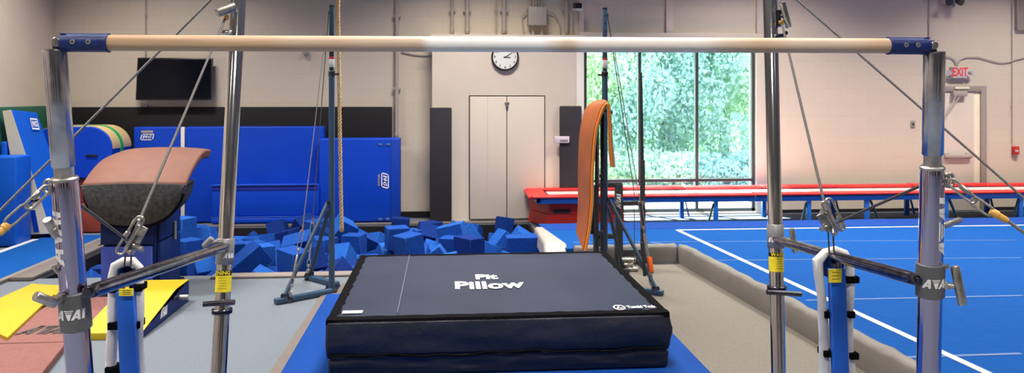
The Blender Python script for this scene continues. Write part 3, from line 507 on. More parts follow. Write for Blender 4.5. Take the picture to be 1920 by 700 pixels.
for k, X, Y, Z, rx, ry, rz in CUBES:
    o = bpy.data.objects.new('foam_block', cm[k, rc.choice((0, 0, 0, 1, 1, 2))]); COL.objects.link(o); o.location = (X, Y, Z+LIFT); o.rotation_euler = (rx, ry, rz)
    tag(o, 'blue foam block lying in the foam pit at the back', 'foam block', 'blue foam blocks heaped in the pit')

# ============================================================ PIT PILLOW AND MAT
def mat_body(b, x0, x1, y0, y1, z0, z1, amp, seed, n=26, nz=7, bulge=.012):
    rr = random.Random(seed); ph = [rr.uniform(0, 6.28) for _ in range(12)]
    def wob(a, z): return amp*(sin(a*5.1+ph[0])+.6*sin(a*11.3+ph[1]+z*9)+.4*sin(a*23+ph[2]+z*31))
    per = [(x0+(x1-x0)*i/n, y0, 0, -1) for i in range(n)]+[(x1, y0+(y1-y0)*i/n, 1, 0) for i in range(n)]+[(x1-(x1-x0)*i/n, y1, 0, 1) for i in range(n)]+[(x0, y1-(y1-y0)*i/n, -1, 0) for i in range(n)]
    rings = []
    for j in range(nz+1):
        v = j/nz; z = z0+(z1-z0)*v; ring = []
        for i, (x, y, nx, ny) in enumerate(per):
            a = i/n; bb = bulge*sin(pi*v)+wob(a, v)*sin(pi*min(1, v*1.1))
            ring.append(b.bm.verts.new((x+nx*bb, y+ny*bb, z)))
        rings.append(ring)
    N = len(per)
    for r, s in zip(rings, rings[1:]):
        for k in range(N): b.bm.faces.new([r[k], r[(k+1) % N], s[(k+1) % N], s[k]])
    b.bm.faces.new(list(reversed(rings[0]))); b.bm.faces.new(rings[-1])
lm = empty('landing_mat', (.3, 4.3, 0), 'bright blue landing mat on the floor under the big dark pillow mat', 'landing mat')
b = B(); mat_body(b, -.885, 1.46, 2.5, 6.2, .012, .19, .002, 4); b.build('mat_body', M_MAT, lm, bevel=.012)
PXa, PXb, PYa, PYb = -.625, 1.25, 4.34, 6.10
pp = empty('pillow_mat', ((PXa+PXb)/2, (PYa+PYb)/2, .19), 'large dark navy pillow mat with white lettering lying on the blue mat', 'crash mat')
b = B(); mat_body(b, PXa+.012, PXb-.012, PYa+.01, PYb-.01, .192, .306, .006, 9, bulge=.006); b.build('lower_layer', M_PILS, pp, bevel=.012)
b = B(); mat_body(b, PXa, PXb, PYa, PYb, .301, .492, .005, 12, bulge=.012); b.build('upper_layer', M_PILS, pp, bevel=.014)
# stitched flap seam on the front
b = B(); b.tube([(PXa+.01+(PXb-PXa-.02)*i/40, PYa-.010-.004*sin(i*1.3), .305+.006*sin(i*.35)+.004*sin(i*1.1)) for i in range(41)], .006, 6); b.build('seam_flap', M_VELC, pp)
# top cover with webbing border
b = B(); bw = .055
n = 30; g = []
for i in range(n+1):
    row = []
    for j in range(n+1):
        u, v = i/n, j/n
        row.append(b.bm.verts.new((PXa+bw*.6+(PXb-PXa-bw*1.2)*u, PYa+bw*1.2+(PYb-PYa-bw*1.8)*v, .4945+.010*(sin(pi*u)*sin(pi*v))**.5+.0015*sin(u*17+v*5)*sin(pi*u))))
    g.append(row)
for i in range(n):
    for j in range(n): b.bm.faces.new([g[i][j], g[i+1][j], g[i+1][j+1], g[i][j+1]])
bot = [b.bm.verts.new((x, y, .487)) for x, y in ((PXa+bw*.6, PYa+bw*1.2), (PXb-bw*.6, PYa+bw*1.2), (PXb-bw*.6, PYb-bw*.6), (PXa+bw*.6, PYb-bw*.6))]
b.bm.faces.new(bot)
for ed, (p, q) in (([g[i][0] for i in range(n+1)], (bot[0], bot[1])), ([g[n][j] for j in range(n+1)], (bot[1], bot[2])), ([g[i][n] for i in range(n, -1, -1)], (bot[2], bot[3])), ([g[0][j] for j in range(n, -1, -1)], (bot[3], bot[0]))):
    b.bm.faces.new(ed+[q, p])
b.build('top_cover', M_PILT, pp)
b = B()
def webb(p, q, w0, w1):
    n = 34
    for i in range(n):
        pass
    pts = [Vector(p).lerp(Vector(q), i/n) for i in range(n+1)]
    d = (Vector(q)-Vector(p)).normalized(); s = Vector((-d.y, d.x, 0)); ra = []
    for i, c in enumerate(pts):
        j = .005*sin(i*1.7)+.004*sin(i*3.1)
        ra.append([b.bm.verts.new(c+s*(w0+j)+Vector((0, 0, .004))), b.bm.verts.new(c+s*(w0*.5)+Vector((0, 0, .010))), b.bm.verts.new(c-s*w1*.5+Vector((0, 0, .008))), b.bm.verts.new(c-s*w1+Vector((0, 0, -.018)))])
    for r, t in zip(ra, ra[1:]):
        for k in range(3): b.bm.faces.new([r[k], r[k+1], t[k+1], t[k]])
Z = .492
webb((PXa, PYa+.01, Z), (PXb, PYa+.01, Z), .075, .012); webb((PXb-.01, PYa, Z), (PXb-.01, PYb, Z), .045, .012)
webb((PXb, PYb-.01, Z), (PXa, PYb-.01, Z), .03, .012); webb((PXa+.01, PYb, Z), (PXa+.01, PYa, Z), .045, .012)
b.build('webbing_border', M_VELC, pp)
TZ = .507
def on_top(px, py): v = gnd(px, py, TZ); return v
c = on_top(915, 530); s1 = on_top(966, 530).x-on_top(861, 530).x
def wav(x, y): return Vector((c.x+x, c.y+y, TZ+.0008))
TH = .115
def arc_text(x, y):
    return Vector((c.x+x*1.0, c.y-.085+y*1.5+.35*x*x, TZ+.0015))
text_mesh('Pillow', arc_text, .175, 'lettering', M_MARK, pp, bold=.006, spacing=1.02)
text_mesh('Pit', lambda x, y: Vector((c.x+x-.005, c.y+.150+y*1.35, TZ+.0015)), .135, 'lettering', M_MARK, pp, bold=.006)
a1 = on_top(1196, 575); a2 = on_top(1222, 575)
text_mesh('Tumbl Trak', lambda x, y: Vector((a1.x+.018+x, a1.y+y*2, TZ-.002)), .034, 'maker_mark', M_MARK, pp, bold=.0012)
r0 = on_top(1161, 576); qd = []
for k in range(24):
    t0, t1 = 2*pi*k/24, 2*pi*(k+1)/24
    qd.append([(.034*cos(t0), .052*sin(t0)), (.034*cos(t1), .052*sin(t1)), (.026*cos(t1), .040*sin(t1)), (.026*cos(t0), .040*sin(t0))])
qd += [[(-.018, -.02), (-.006, -.02), (.006, .025), (-.002, .025)], [(.0, -.02), (.018, -.02), (.018, -.008), (.004, -.008)]]
print_quads(qd, lambda x, y: Vector((r0.x+x, r0.y+y, TZ-.002)), 'maker_mark', M_MARK, pp, 1)
t0 = on_top(661, 584)
B().box((t0.x-.055, t0.y-.025, TZ-.006), (t0.x+.055, t0.y+.03, TZ-.004)).build('care_label', mat('off_white_label', (.62, .62, .58), .6, ns=60, var=.15), pp)
b = B(); b.box((on_top(757, 530).x-.002, PYa+.1, TZ-.001), (on_top(757, 530).x+.002, PYb-.06, TZ+.001)); b.build('crease_line', mat('slate_line', (.13, .13, .18), .6), pp)

# ============================================================ UNEVEN BARS
ub = empty('uneven_bars', (.25, 2.8, 0), 'chrome uneven bars with chalked wooden rail across the front of the view', 'uneven bars')
def ext(p, q, z):     # point on the line p-q at height z
    return p+(q-p)*((z-p.z)/(q.z-p.z))
# near uprights (low rail)
NT = {-1: at(102, 92, 2.12), 1: at(1752, 97, 2.12)}; NBm = {-1: at(150, 700, 2.215), 1: at(1741, 700, 2.215)}
FT = {-1: at(447, 0, 3.55), 1: at(1444, 0, 3.55)}; FB = {-1: at(410, 700, 3.36), 1: at(1460, 700, 3.36)}
# curved look of the left upright comes from its sleeve; axis straight
for s in (-1, 1):
    T, Bt = NT[s], NBm[s]; base = ext(T, Bt, 0.015); zj = lambda py: CAMH+(180-py)/FPX*(2.12 if py < 300 else 2.17)
    zn1, zn2 = (zj(306), zj(327)) if s < 0 else (zj(298), zj(319))
    up = B().lathe(base, ext(T, Bt, zn2), [(0, .0315), (.004, .0325), (.985, .0325), (1, .030)], 40); U = up.build('upright', M_PURPLE, ub, label='purple-tinted chrome lower tube of a near upright')
    r1 = .0285
    b = B().lathe(ext(T, Bt, zn1), T, [(0, r1-.002), (.01, r1), (.985, r1), (1, r1-.002)], 40)
    b.lathe(ext(T, Bt, (zj(188)-.0015)), ext(T, Bt, zj(188)+.0015), [(0, r1+.0006), (1, r1+.0006)], 40)
    b.build('sleeve', M_WORN, U)
    B().lathe(ext(T, Bt, zn2-.02), ext(T, Bt, zn1+.02), [(0, .0235), (1, .0235)], 32).lathe(ext(T, Bt, zn2-.006), ext(T, Bt, zn2+.004), [(0, .033), (.6, .0335), (1, .029)], 40).build('inner_tube', M_STEEL, U)
    # collar
    y0, y1 = ((604, 534) if s < 0 else (578, 511)); ca, cb_ = ext(T, Bt, zj(y0)), ext(T, Bt, zj(y1))
    B().lathe(ca, cb_, [(0, .0365), (.02, .0385), (.98, .0385), (1, .0365)], 44).build('collar', M_COLLAR, U)
    print_quads(ava(.080, .026), cyl_map(ca.lerp(cb_, .48), cb_, .0392, (.06 if s < 0 else -.12)), 'collar_marking', M_MARK, U, 5)
    # vertical marking on the outside of the lower tube
    pm = ext(T, Bt, zj(440 if s > 0 else 430))
    print_quads(ava(.150 if s < 0 else .19, .050), cyl_map(pm, ext(T, Bt, 1.7), .0333, (.80 if s > 0 else -.80), True), 'tube_marking', M_MARK, U, 8)
    B().box((base.x-.09, base.y-.09, 0), (base.x+.09, base.y+.09, .02), .006).lathe((base.x, base.y, .02), (base.x, base.y, .09), [(0, .05), (1, .042)], 28).build('foot_plate', M_DSTEEL, ub)
# hand screws on the near uprights
def knob(p, q, r, name='hand_screw', m=M_STEEL, parent=ub, pin=None):
    b = B(); b.lathe(p, q, [(0, r*.86), (.04, r), (.96, r), (1, r*.86)], 20)
    if pin:
        b.lathe(pin[0], pin[1], [(0, r*.62), (1, r*.62)], 14); m_ = Vector(pin[0]).lerp(Vector(pin[1]), .55); m2 = Vector(pin[0]).lerp(Vector(pin[1]), .9)
        b.lathe(m_, m2, [(0, r*.95), (1, r*.95)], 6)
    return b.build(name, m, parent)
knob(at(66, 555, 2.08), at(104, 570, 2.12), .0125, pin=(at(96, 566, 2.11), at(120, 556, 2.16)))
knob(at(88, 412, 2.12), at(106, 441, 2.15), .0115, name='locking_lever', pin=(at(100, 428, 2.13), at(112, 450, 2.17)))
knob(at(1790, 499, 2.15), at(1805, 573, 2.13), .0125, pin=(at(1797, 538, 2.14), at(1764, 535, 2.17)))
knob(at(1768, 424, 2.20), at(1800, 413, 2.26), .0095, name='locking_lever', pin=(at(1780, 420, 2.2), at(1724, 434, 2.2)))
b = B(); b.lathe(at(99, 500, 2.14), at(112, 514, 2.17), [(0, .005), (1, .005)], 10); b.tube([at(97, 503, 2.13), at(100, 499, 2.13), at(106, 497, 2.13), at(109, 502, 2.13)], .0025, 6); b.build('locking_pin', M_STEEL, ub)
b = B(); b.lathe(at(1764, 505, 2.17), at(1777, 502, 2.15), [(0, .005), (1, .005)], 10); b.tube([at(1772, 505, 2.15), at(1779, 500, 2.14), at(1776, 495, 2.14)], .0025, 6); b.build('locking_pin', M_STEEL, ub)
# low rail
RL = at(196, 80.5, 2.12); RR = at(1672, 86, 2.12)
rz = (RL.z+RR.z)/2
Rm = Vector(((RL.x+RR.x)/2, 2.12, rz))
rb = B(); n = 80; x0, x1 = RL.x-.03, RR.x+.03
rb.lathe((x0, 2.12, RL.z), (x1, 2.12, RR.z), [(i/n, .0205) for i in range(n+1)], 36)
rail = rb.build('rail', M_WOOD, ub, label='pale wooden low rail with patches of white chalk')
for s, R, T in ((-1, RL, NT[-1]), (1, RR, NT[1])):
    x0 = R.x; xe = T.x-.012*0; o = s
    bx = lambda d: x0+o*d
    b = B()
    b.lathe((bx(-.012), 2.12, R.z), (bx(.105), 2.12, R.z), [(0, .0212), (.0, .0252), (.06, .0238), (.9, .0238), (1, .022)], 36)
    # cheek plate narrowing to the pivot
    e = Vector((T.x-s*.012, 2.12, R.z+.0)); L0 = bx(.09); pr = [(L0, .0235), (L0+o*.022, .0235), (e.x-s*.03, .0165), (e.x+s*.006, .0150), (e.x+s*.014, .006), (e.x+s*.014, -.006), (e.x+s*.004, -.014), (e.x-s*.035, -.0145), (L0+o*.018, -.0235), (L0, -.0235)]
    b.prism([(x, 2.12-.0135, R.z+z) for x, z in pr], (0, .027, 0))
    F = b.build('rail_end_fitting', M_FITB, ub, label='navy cast fitting clamping the rail end', bevel=.003)
    B().lathe((e.x, 2.098, R.z+.001), (e.x, 2.142, R.z+.001), [(0, .0095), (.05, .0115), (.95, .0115), (1, .0095)], 24).lathe((e.x, 2.096, R.z+.001), (e.x, 2.10, R.z+.001), [(0, .006), (1, .006)], 6).build('pivot_bolt', M_STEEL, F)
    B().box((e.x-.012, 2.106, R.z-.030), (e.x+.012, 2.134, R.z-.008), .003).build('pivot_lug', M_DSTEEL, F)
    for dx in ((.030, .068) if s < 0 else (.028, .062)):
        B().lathe((bx(dx), 2.0945, R.z+.001), (bx(dx), 2.10, R.z+.001), [(0, .0062), (1, .0066)], 20).build('bolt', M_FGREY, F)
        B().lathe((bx(dx), 2.0938, R.z+.001), (bx(dx), 2.0946, R.z+.001), [(0, .0024), (1, .0024)], 8).build('bolt_socket', M_BLACK, F)
# far uprights (high rail)
for s in (-1, 1):
    T, Bt = FT[s], FB[s]; base = ext(T, Bt, .015); top = ext(T, Bt, 2.42)
    p_at = lambda py: ext(T, Bt, CAMH+(180-py)/FPX*(3.42))
    ax0 = p_at(260)
    U = B().lathe(base, top, [(0, .031), (.998, .031), (1, .028)], 40).build('upright', M_CHROME, ub, label='polished chrome far upright')
    # thinner inner tube line beside the main tube (adjusting rod)
    y0, y1 = ((487, 441) if s < 0 else (475, 430)); ca, cb_ = p_at(y0), p_at(y1)
    B().lathe(ca, cb_, [(0, .034), (.03, .0365), (.97, .0365), (1, .034)], 40).build('collar', M_FGREY, U)
    print_quads(ava(.05, .02), cyl_map(ca.lerp(cb_, .35), cb_, .037, (.75 if s < 0 else -.75)), 'collar_marking', M_MARK, U, 4)
    la, lb, lc = (p_at(535), p_at(506), p_at(497)) if s < 0 else (p_at(519), p_at(491), p_at(483))
    B().lathe(la, lb, [(0, .0318), (1, .0318)], 40, False).build('warning_label', M_YEL, U, label='yellow warning label')
    B().lathe(lb, lc, [(0, .0318), (1, .0318)], 40, False).build('warning_label_header', M_BLACK, U)
    text_mesh('WARNING', cyl_map(lb.lerp(lc, .5), lc, .0325, (-.55 if s < 0 else .55)), .022, 'warning_text', M_YEL, U, bold=.0006)
    for k in range(5):
        zc = lb.lerp(la, .14+.16*k); wq = .018-.003*(k % 2)
        print_quads([[(-wq, -.0007), (wq, -.0007), (wq, .0007), (-wq, .0007)]], cyl_map(zc, lc, .0322, 0.1), 'label_text_line', M_GREYPR, U, 4)
    rp = p_at(569 if s < 0 else 550)
    b = B().lathe(rp-Vector((0, 0, .011)), rp+Vector((0, 0, .011)), [(0, .036), (.1, .041), (.4, .0415), (.5, .037), (.6, .0415), (.9, .041), (1, .036)], 36)
    e0 = (at(381, 571, 3.33), at(440, 567, 3.33)) if s < 0 else (at(1438, 548, 3.33), at(1502, 552, 3.33))
    b.lathe(e0[0], e0[1], [(0, .011), (1, .011)], 14)
    b.build('stop_ring', M_DSTEEL, ub)
    tip = e0[0] if s < 0 else e0[1]; tip2 = tip+(tip-(e0[1] if s < 0 else e0[0])).normalized()*.002
    B().lathe(tip-(tip2-tip)*3, tip2+Vector((0, -.0, 0)), [(0, .0075), (1, .0075)], 12).build('lever_tip', M_MARK, ub)
    B().box((base.x-.09, base.y-.09, 0), (base.x+.09, base.y+.09, .02), .006).lathe((base.x, base.y, .02), (base.x, base.y, .09), [(0, .05), (1, .042)], 28).build('foot_plate', M_DSTEEL, ub)
# high rail, above the frame of the photograph
HT = {s: ext(FT[s], FB[s], 2.44) for s in (-1, 1)}
B().lathe(HT[-1], HT[1], [(0, .0205), (1, .0205)], 32).build('rail', M_WOOD, ub)
# tightening handles near the top of the far uprights
knob(at(406, 24, 3.46), at(440, 12, 3.50), .020, pin=(at(430, 18, 3.49), at(447, 14, 3.55)))
knob(at(415, 61, 3.5), at(440, 61, 3.52), .011, name='locking_pin', m=M_CHROME, pin=(at(430, 61, 3.5), at(440, 61, 3.54)))
knob(at(1466, 4, 3.5), at(1479, 52, 3.5), .0145, m=M_CHROME, pin=(at(1472, 30, 3.5), at(1452, 29, 3.55)))
knob(at(1452, 68, 3.5), at(1472, 66, 3.5), .009, name='locking_pin', m=M_DSTEEL, pin=(at(1470, 70, 3.5), at(1475, 59, 3.5)))
B().cyl(at(1458, 20, 3.53), at(1458, 50, 3.52), .016, seg=14).build('cable_eye', M_DSTEEL, ub)
B().cyl(at(437, 16, 3.55), at(436, 60, 3.54), .016, seg=14).build('cable_eye', M_STEEL, ub)
# spreader bars
for p, q, nm in ((at(170, 547, 2.17), at(424, 462, 3.38), 0), (at(1716, 524, 2.19), at(1456, 450, 3.38), 1)):
    b = B().lathe(p, q, [(0, .0145), (.02, .0190), (.97, .0190), (1, .013)], 24); S = b.build('spreader_bar', mat('blued_steel', (.22, .22, .27), .18, 1, ns=22, var=.6, bump=.1, dist=.003), ub)
    d = (q-p).normalized()
    B().lathe(p-Vector((0, .021, 0)), p+Vector((0, .021, 0)), [(0, .010), (1, .010)], 14).box(p-Vector((.016, .016, .014)), p+Vector((.016, .016, .014)), .004).build('pivot_bolt', M_DSTEEL, S)
    B().lathe(q-Vector((0, .03, 0)), q+Vector((0, .02, 0)), [(0, .011), (1, .011)], 14).build('pivot_bolt', M_DSTEEL, S)
knob(at(382, 463, 3.25), at(398, 447, 3.25), .012, m=M_FGREY, pin=(at(392, 456, 3.27), at(416, 452, 3.38)))
knob(at(1484, 429, 3.28), at(1491, 474, 3.28), .012, m=M_STEEL, pin=(at(1487, 450, 3.28), at(1466, 449, 3.36)))
# centre anchor columns: padded blue posts
def column(pts, straps, legw, top, base, blue, lab, strap_w):
    Y = 2.75
    C = B().bar(at(base[0], base[1], Y+.0)-Vector((0, 0, 0)), at(blue[0], blue[1], Y), blue[2], .03, .004, up=Vector((0, 1, 0))).build('centre_post', M_BLUEP, ub, label='blue painted steel centre post')
    P = [at(x, y, Y+.03) for x, y in pts]; D = []
    for p, q in zip(P, P[1:]):
        m_ = max(1, int((q-p).length/.05)); D += [p.lerp(q, i/m_) for i in range(m_)]
    D.append(P[-1]); rr = [legw*(1+.10*sin(i*2.3)+.06*sin(i*5.1)) for i in range(len(D))]
    pd = B().tube(D, rr, 12).build('protective_pad', M_WHITEP, C, label='white padded sleeve')
    for x0, x1, y in straps:
        a = at(x0, y, Y+.03); c = at(x1, y, Y+.03)
        B().box((a.x, Y+.002, a.z-strap_w), (c.x, Y+.064, a.z+strap_w), .003).build('strap', M_VELC, C)
    a = at(lab[0], lab[1], Y-.027); c = at(lab[2], lab[3], Y-.027)
    B().box((a.x, Y-.0275, c.z), (c.x, Y-.0255, a.z)).build('warning_label', M_YEL, C)
    b = B()
    for k in range(3): zz = a.z-(a.z-c.z)*(.25+.25*k); b.box((a.x+.012, Y-.0282, zz-.0008), (c.x-.008, Y-.0274, zz+.0008))
    b.build('label_text_line', M_GREYPR, C)
    # perforated ratchet bracket at the head
    t = at(*top, Y+.01); b = B()
    b.box((t.x-.026, Y, t.z-.05), (t.x-.020, Y+.05, t.z+.02)).box((t.x+.020, Y, t.z-.05), (t.x+.026, Y+.05, t.z+.02)).box((t.x-.026, Y+.045, t.z-.05), (t.x+.026, Y+.05, t.z+.02))
    b.build('head_bracket', M_NAVYV, C)
    b = B()
    for k in range(4): b.cyl((t.x-.018+.012*k, Y+.01, t.z-.04), (t.x-.018+.012*k, Y+.01, t.z+.004-.004*(k % 2)), .0055, seg=10)
    b.build('ratchet', M_FGREY, C)
    return C
bL = at(255, 1100, 2.75); bL.z = .02
column([(200, 1075), (207, 700), (211, 610), (212, 520), (218, 500), (232, 491), (248, 491), (259, 502), (261, 540), (258, 620), (262, 700), (272, 1075)],
       [(208, 228, 540), (248, 270, 538), (207, 228, 609), (252, 266, 607), (202, 233, 692)], .017, (238, 515), (262, 1075), (236, 545, .056), (223, 542, 250, 555), .012)
column([(1545, 1075), (1546, 700), (1543, 600), (1541, 560), (1535, 515), (1533, 490), (1548, 474), (1565, 470), (1583, 477), (1593, 492), (1592, 560), (1590, 620), (1594, 700), (1600, 1075)],
       [(1541, 1556, 588), (1585, 1597, 588), (1540, 1558, 661), (1588, 1604, 665), (1580, 1605, 523)], .0175, (1567, 495), (1588, 1075), (1568, 503, .056), (1554, 505, 1578, 530), .012)
# wire ropes
def rope(p, q, r, m=M_CABLE, sag=0, name='wire_rope'):
    return B().tube([p.lerp(q, i/12)+Vector((0, 0, -sag*sin(pi*i/12))) for i in range(13)], r, 8).build(name, m, ub)
rope(at(452, -57, 3.6), gnd(-664, 1059), .0055)
rope(at(1432, -55, 3.6), gnd(2705, 1059), .0055)
rope(at(423, 32, 3.5), at(254, 432, 2.77), .0052, M_CABLED)
rope(at(1466, 44, 3.5), at(1549, 396, 2.80), .0052, M_CABLED)
rope(at(145, 381, 2.17), at(238, 450, 2.74), .0048, M_CABLED)
rope(at(1730, 347, 2.19), at(1566, 419, 2.74), .0048, M_CABLED)
B().lathe(at(425, 28, 3.5), at(422, 38, 3.5), [(0, .010), (.5, .013), (1, .008)], 12).build('cable_sleeve', M_BEAD, ub)
B().lathe(at(1464, 38, 3.5), at(1466, 46, 3.5), [(0, .010), (.5, .012), (1, .008)], 12).build('cable_sleeve', M_BEAD, ub)
rope(at(237, 462, 2.74), at(233, 500, 2.76), .003, M_CABLED); rope(at(247, 462, 2.74), at(245, 500, 2.76), .003, M_CABLED)
rope(at(1552, 424, 2.74), at(1555, 476, 2.76), .003, M_CABLED); rope(at(1561, 424, 2.74), at(1564, 476, 2.76), .003, M_CABLED)
# tensioners: two elongated links, a cam block and bolts
def tensioner(pts, mir):
    b = B(); Y = 2.73
    f = lambda x, y, dy=0: at(x, y, Y+dy)
    l1, l2, c1, c2 = pts[:4]
    b.link(f(*l1, -.02), f(*l2, -.02), .026, .0042); b.link(f(*c1, .012), f(*c2, .012), .022, .004)
    b.lathe(f(*pts[4][0], -.02), f(*pts[4][1], -.02), [(0, .007), (.1, .0085), (.9, .0085), (1, .007)], 14)
    d0, d1 = pts[5]; b.bar(f(*d0), f(*d1), .022, .014, .003); b.bar(f(d0[0]+8*mir, d0[1]+3), f(d1[0]+8*mir, d1[1]+3), .008, .03, .002)
    for p, q in pts[6]: b.lathe(f(*p, -.01), f(*q, -.03), [(0, .006), (.7, .006), (.7, .009), (1, .009)], 10)
    b.build('cable_tensioner', M_STEEL, ub)
def tn(l1, l2, c1, c2, nut, blk, bolts, mir):
    tensioner([l1, l2, c1, c2, nut, blk, bolts], mir)
tn((222, 476), (266, 407), (240, 455), (258, 412), ((231, 448), (241, 435)), ((237, 468), (262, 422)), [((250, 460), (267, 468)), ((258, 440), (268, 436)), ((236, 470), (248, 474))], 1)
tn((1580, 432), (1551, 373), (1566, 440), (1545, 378), ((1572, 405), (1578, 428)), ((1545, 398), (1565, 430)), [((1550, 425), (1540, 430)), ((1548, 402), (1541, 398)), ((1562, 430), (1563, 440))], -1)
# outer guy lines: eye, link, thimble, amber sleeve, rope to floor anchor
def guy(eye, e2, t1, t2, bead, bead2, anchor, post_r):
    n = lambda p, Y=2.13: at(p[0], p[1], Y)
    b = B(); c = n(eye, 2.15); b.box((min(c.x, post_r)-.0, 2.14, c.z-.018), (max(c.x, post_r), 2.156, c.z+.018), .003); b.link(n((eye[0], eye[1]+13), 2.148), n((eye[0], eye[1]-13), 2.148), .026, .0045)
    b.build('cable_eye', M_STEEL, ub)
    b = B(); b.link(n(eye, 2.13), n(e2, 2.10), .020, .0040, side=Vector((0, 0, 1))); d = n(e2, 2.10)-n(eye, 2.13)
    b.lathe(n(eye, 2.13)+d*.42+Vector((0, 0, .010)), n(eye, 2.13)+d*.78+Vector((0, 0, .010)), [(0, .006), (.1, .0075), (.9, .0075), (1, .006)], 8)
    b.build('quick_link', M_STEEL, ub)
    B().link(n(t1, 2.105), n(t2, 2.07), .024, .0036, side=Vector((0, 0, 1))).build('thimble', M_CABLE, ub)
    B().lathe(n(bead, 2.075), n(bead2, 2.06), [(0, .0085), (.08, .011), (.4, .0115), (.45, .009), (.9, .009), (1, .006)], 16).build('cable_sleeve', M_BEAD, ub)
    rope(n(bead2, 2.06), anchor, .0045)
xL = at(103, 350, 2.15).x; xR = at(1768, 333, 2.15).x
guy((93, 350), (50, 390), (53, 386), (12, 422), (16, 420), (-3, 440), gnd(-1165, 1522), xL)
guy((1779, 338), (1829, 379), (1822, 374), (1862, 402), (1857, 396), (1890, 415), gnd(3400, 1522), xR)
for p in (gnd(-664, 1059), gnd(2705, 1059), gnd(-1165, 1522), gnd(3400, 1522)):
    B().lathe(p, p+Vector((0, 0, .02)), [(0, .07), (1, .06)], 24).build('floor_anchor', M_DSTEEL, ub)

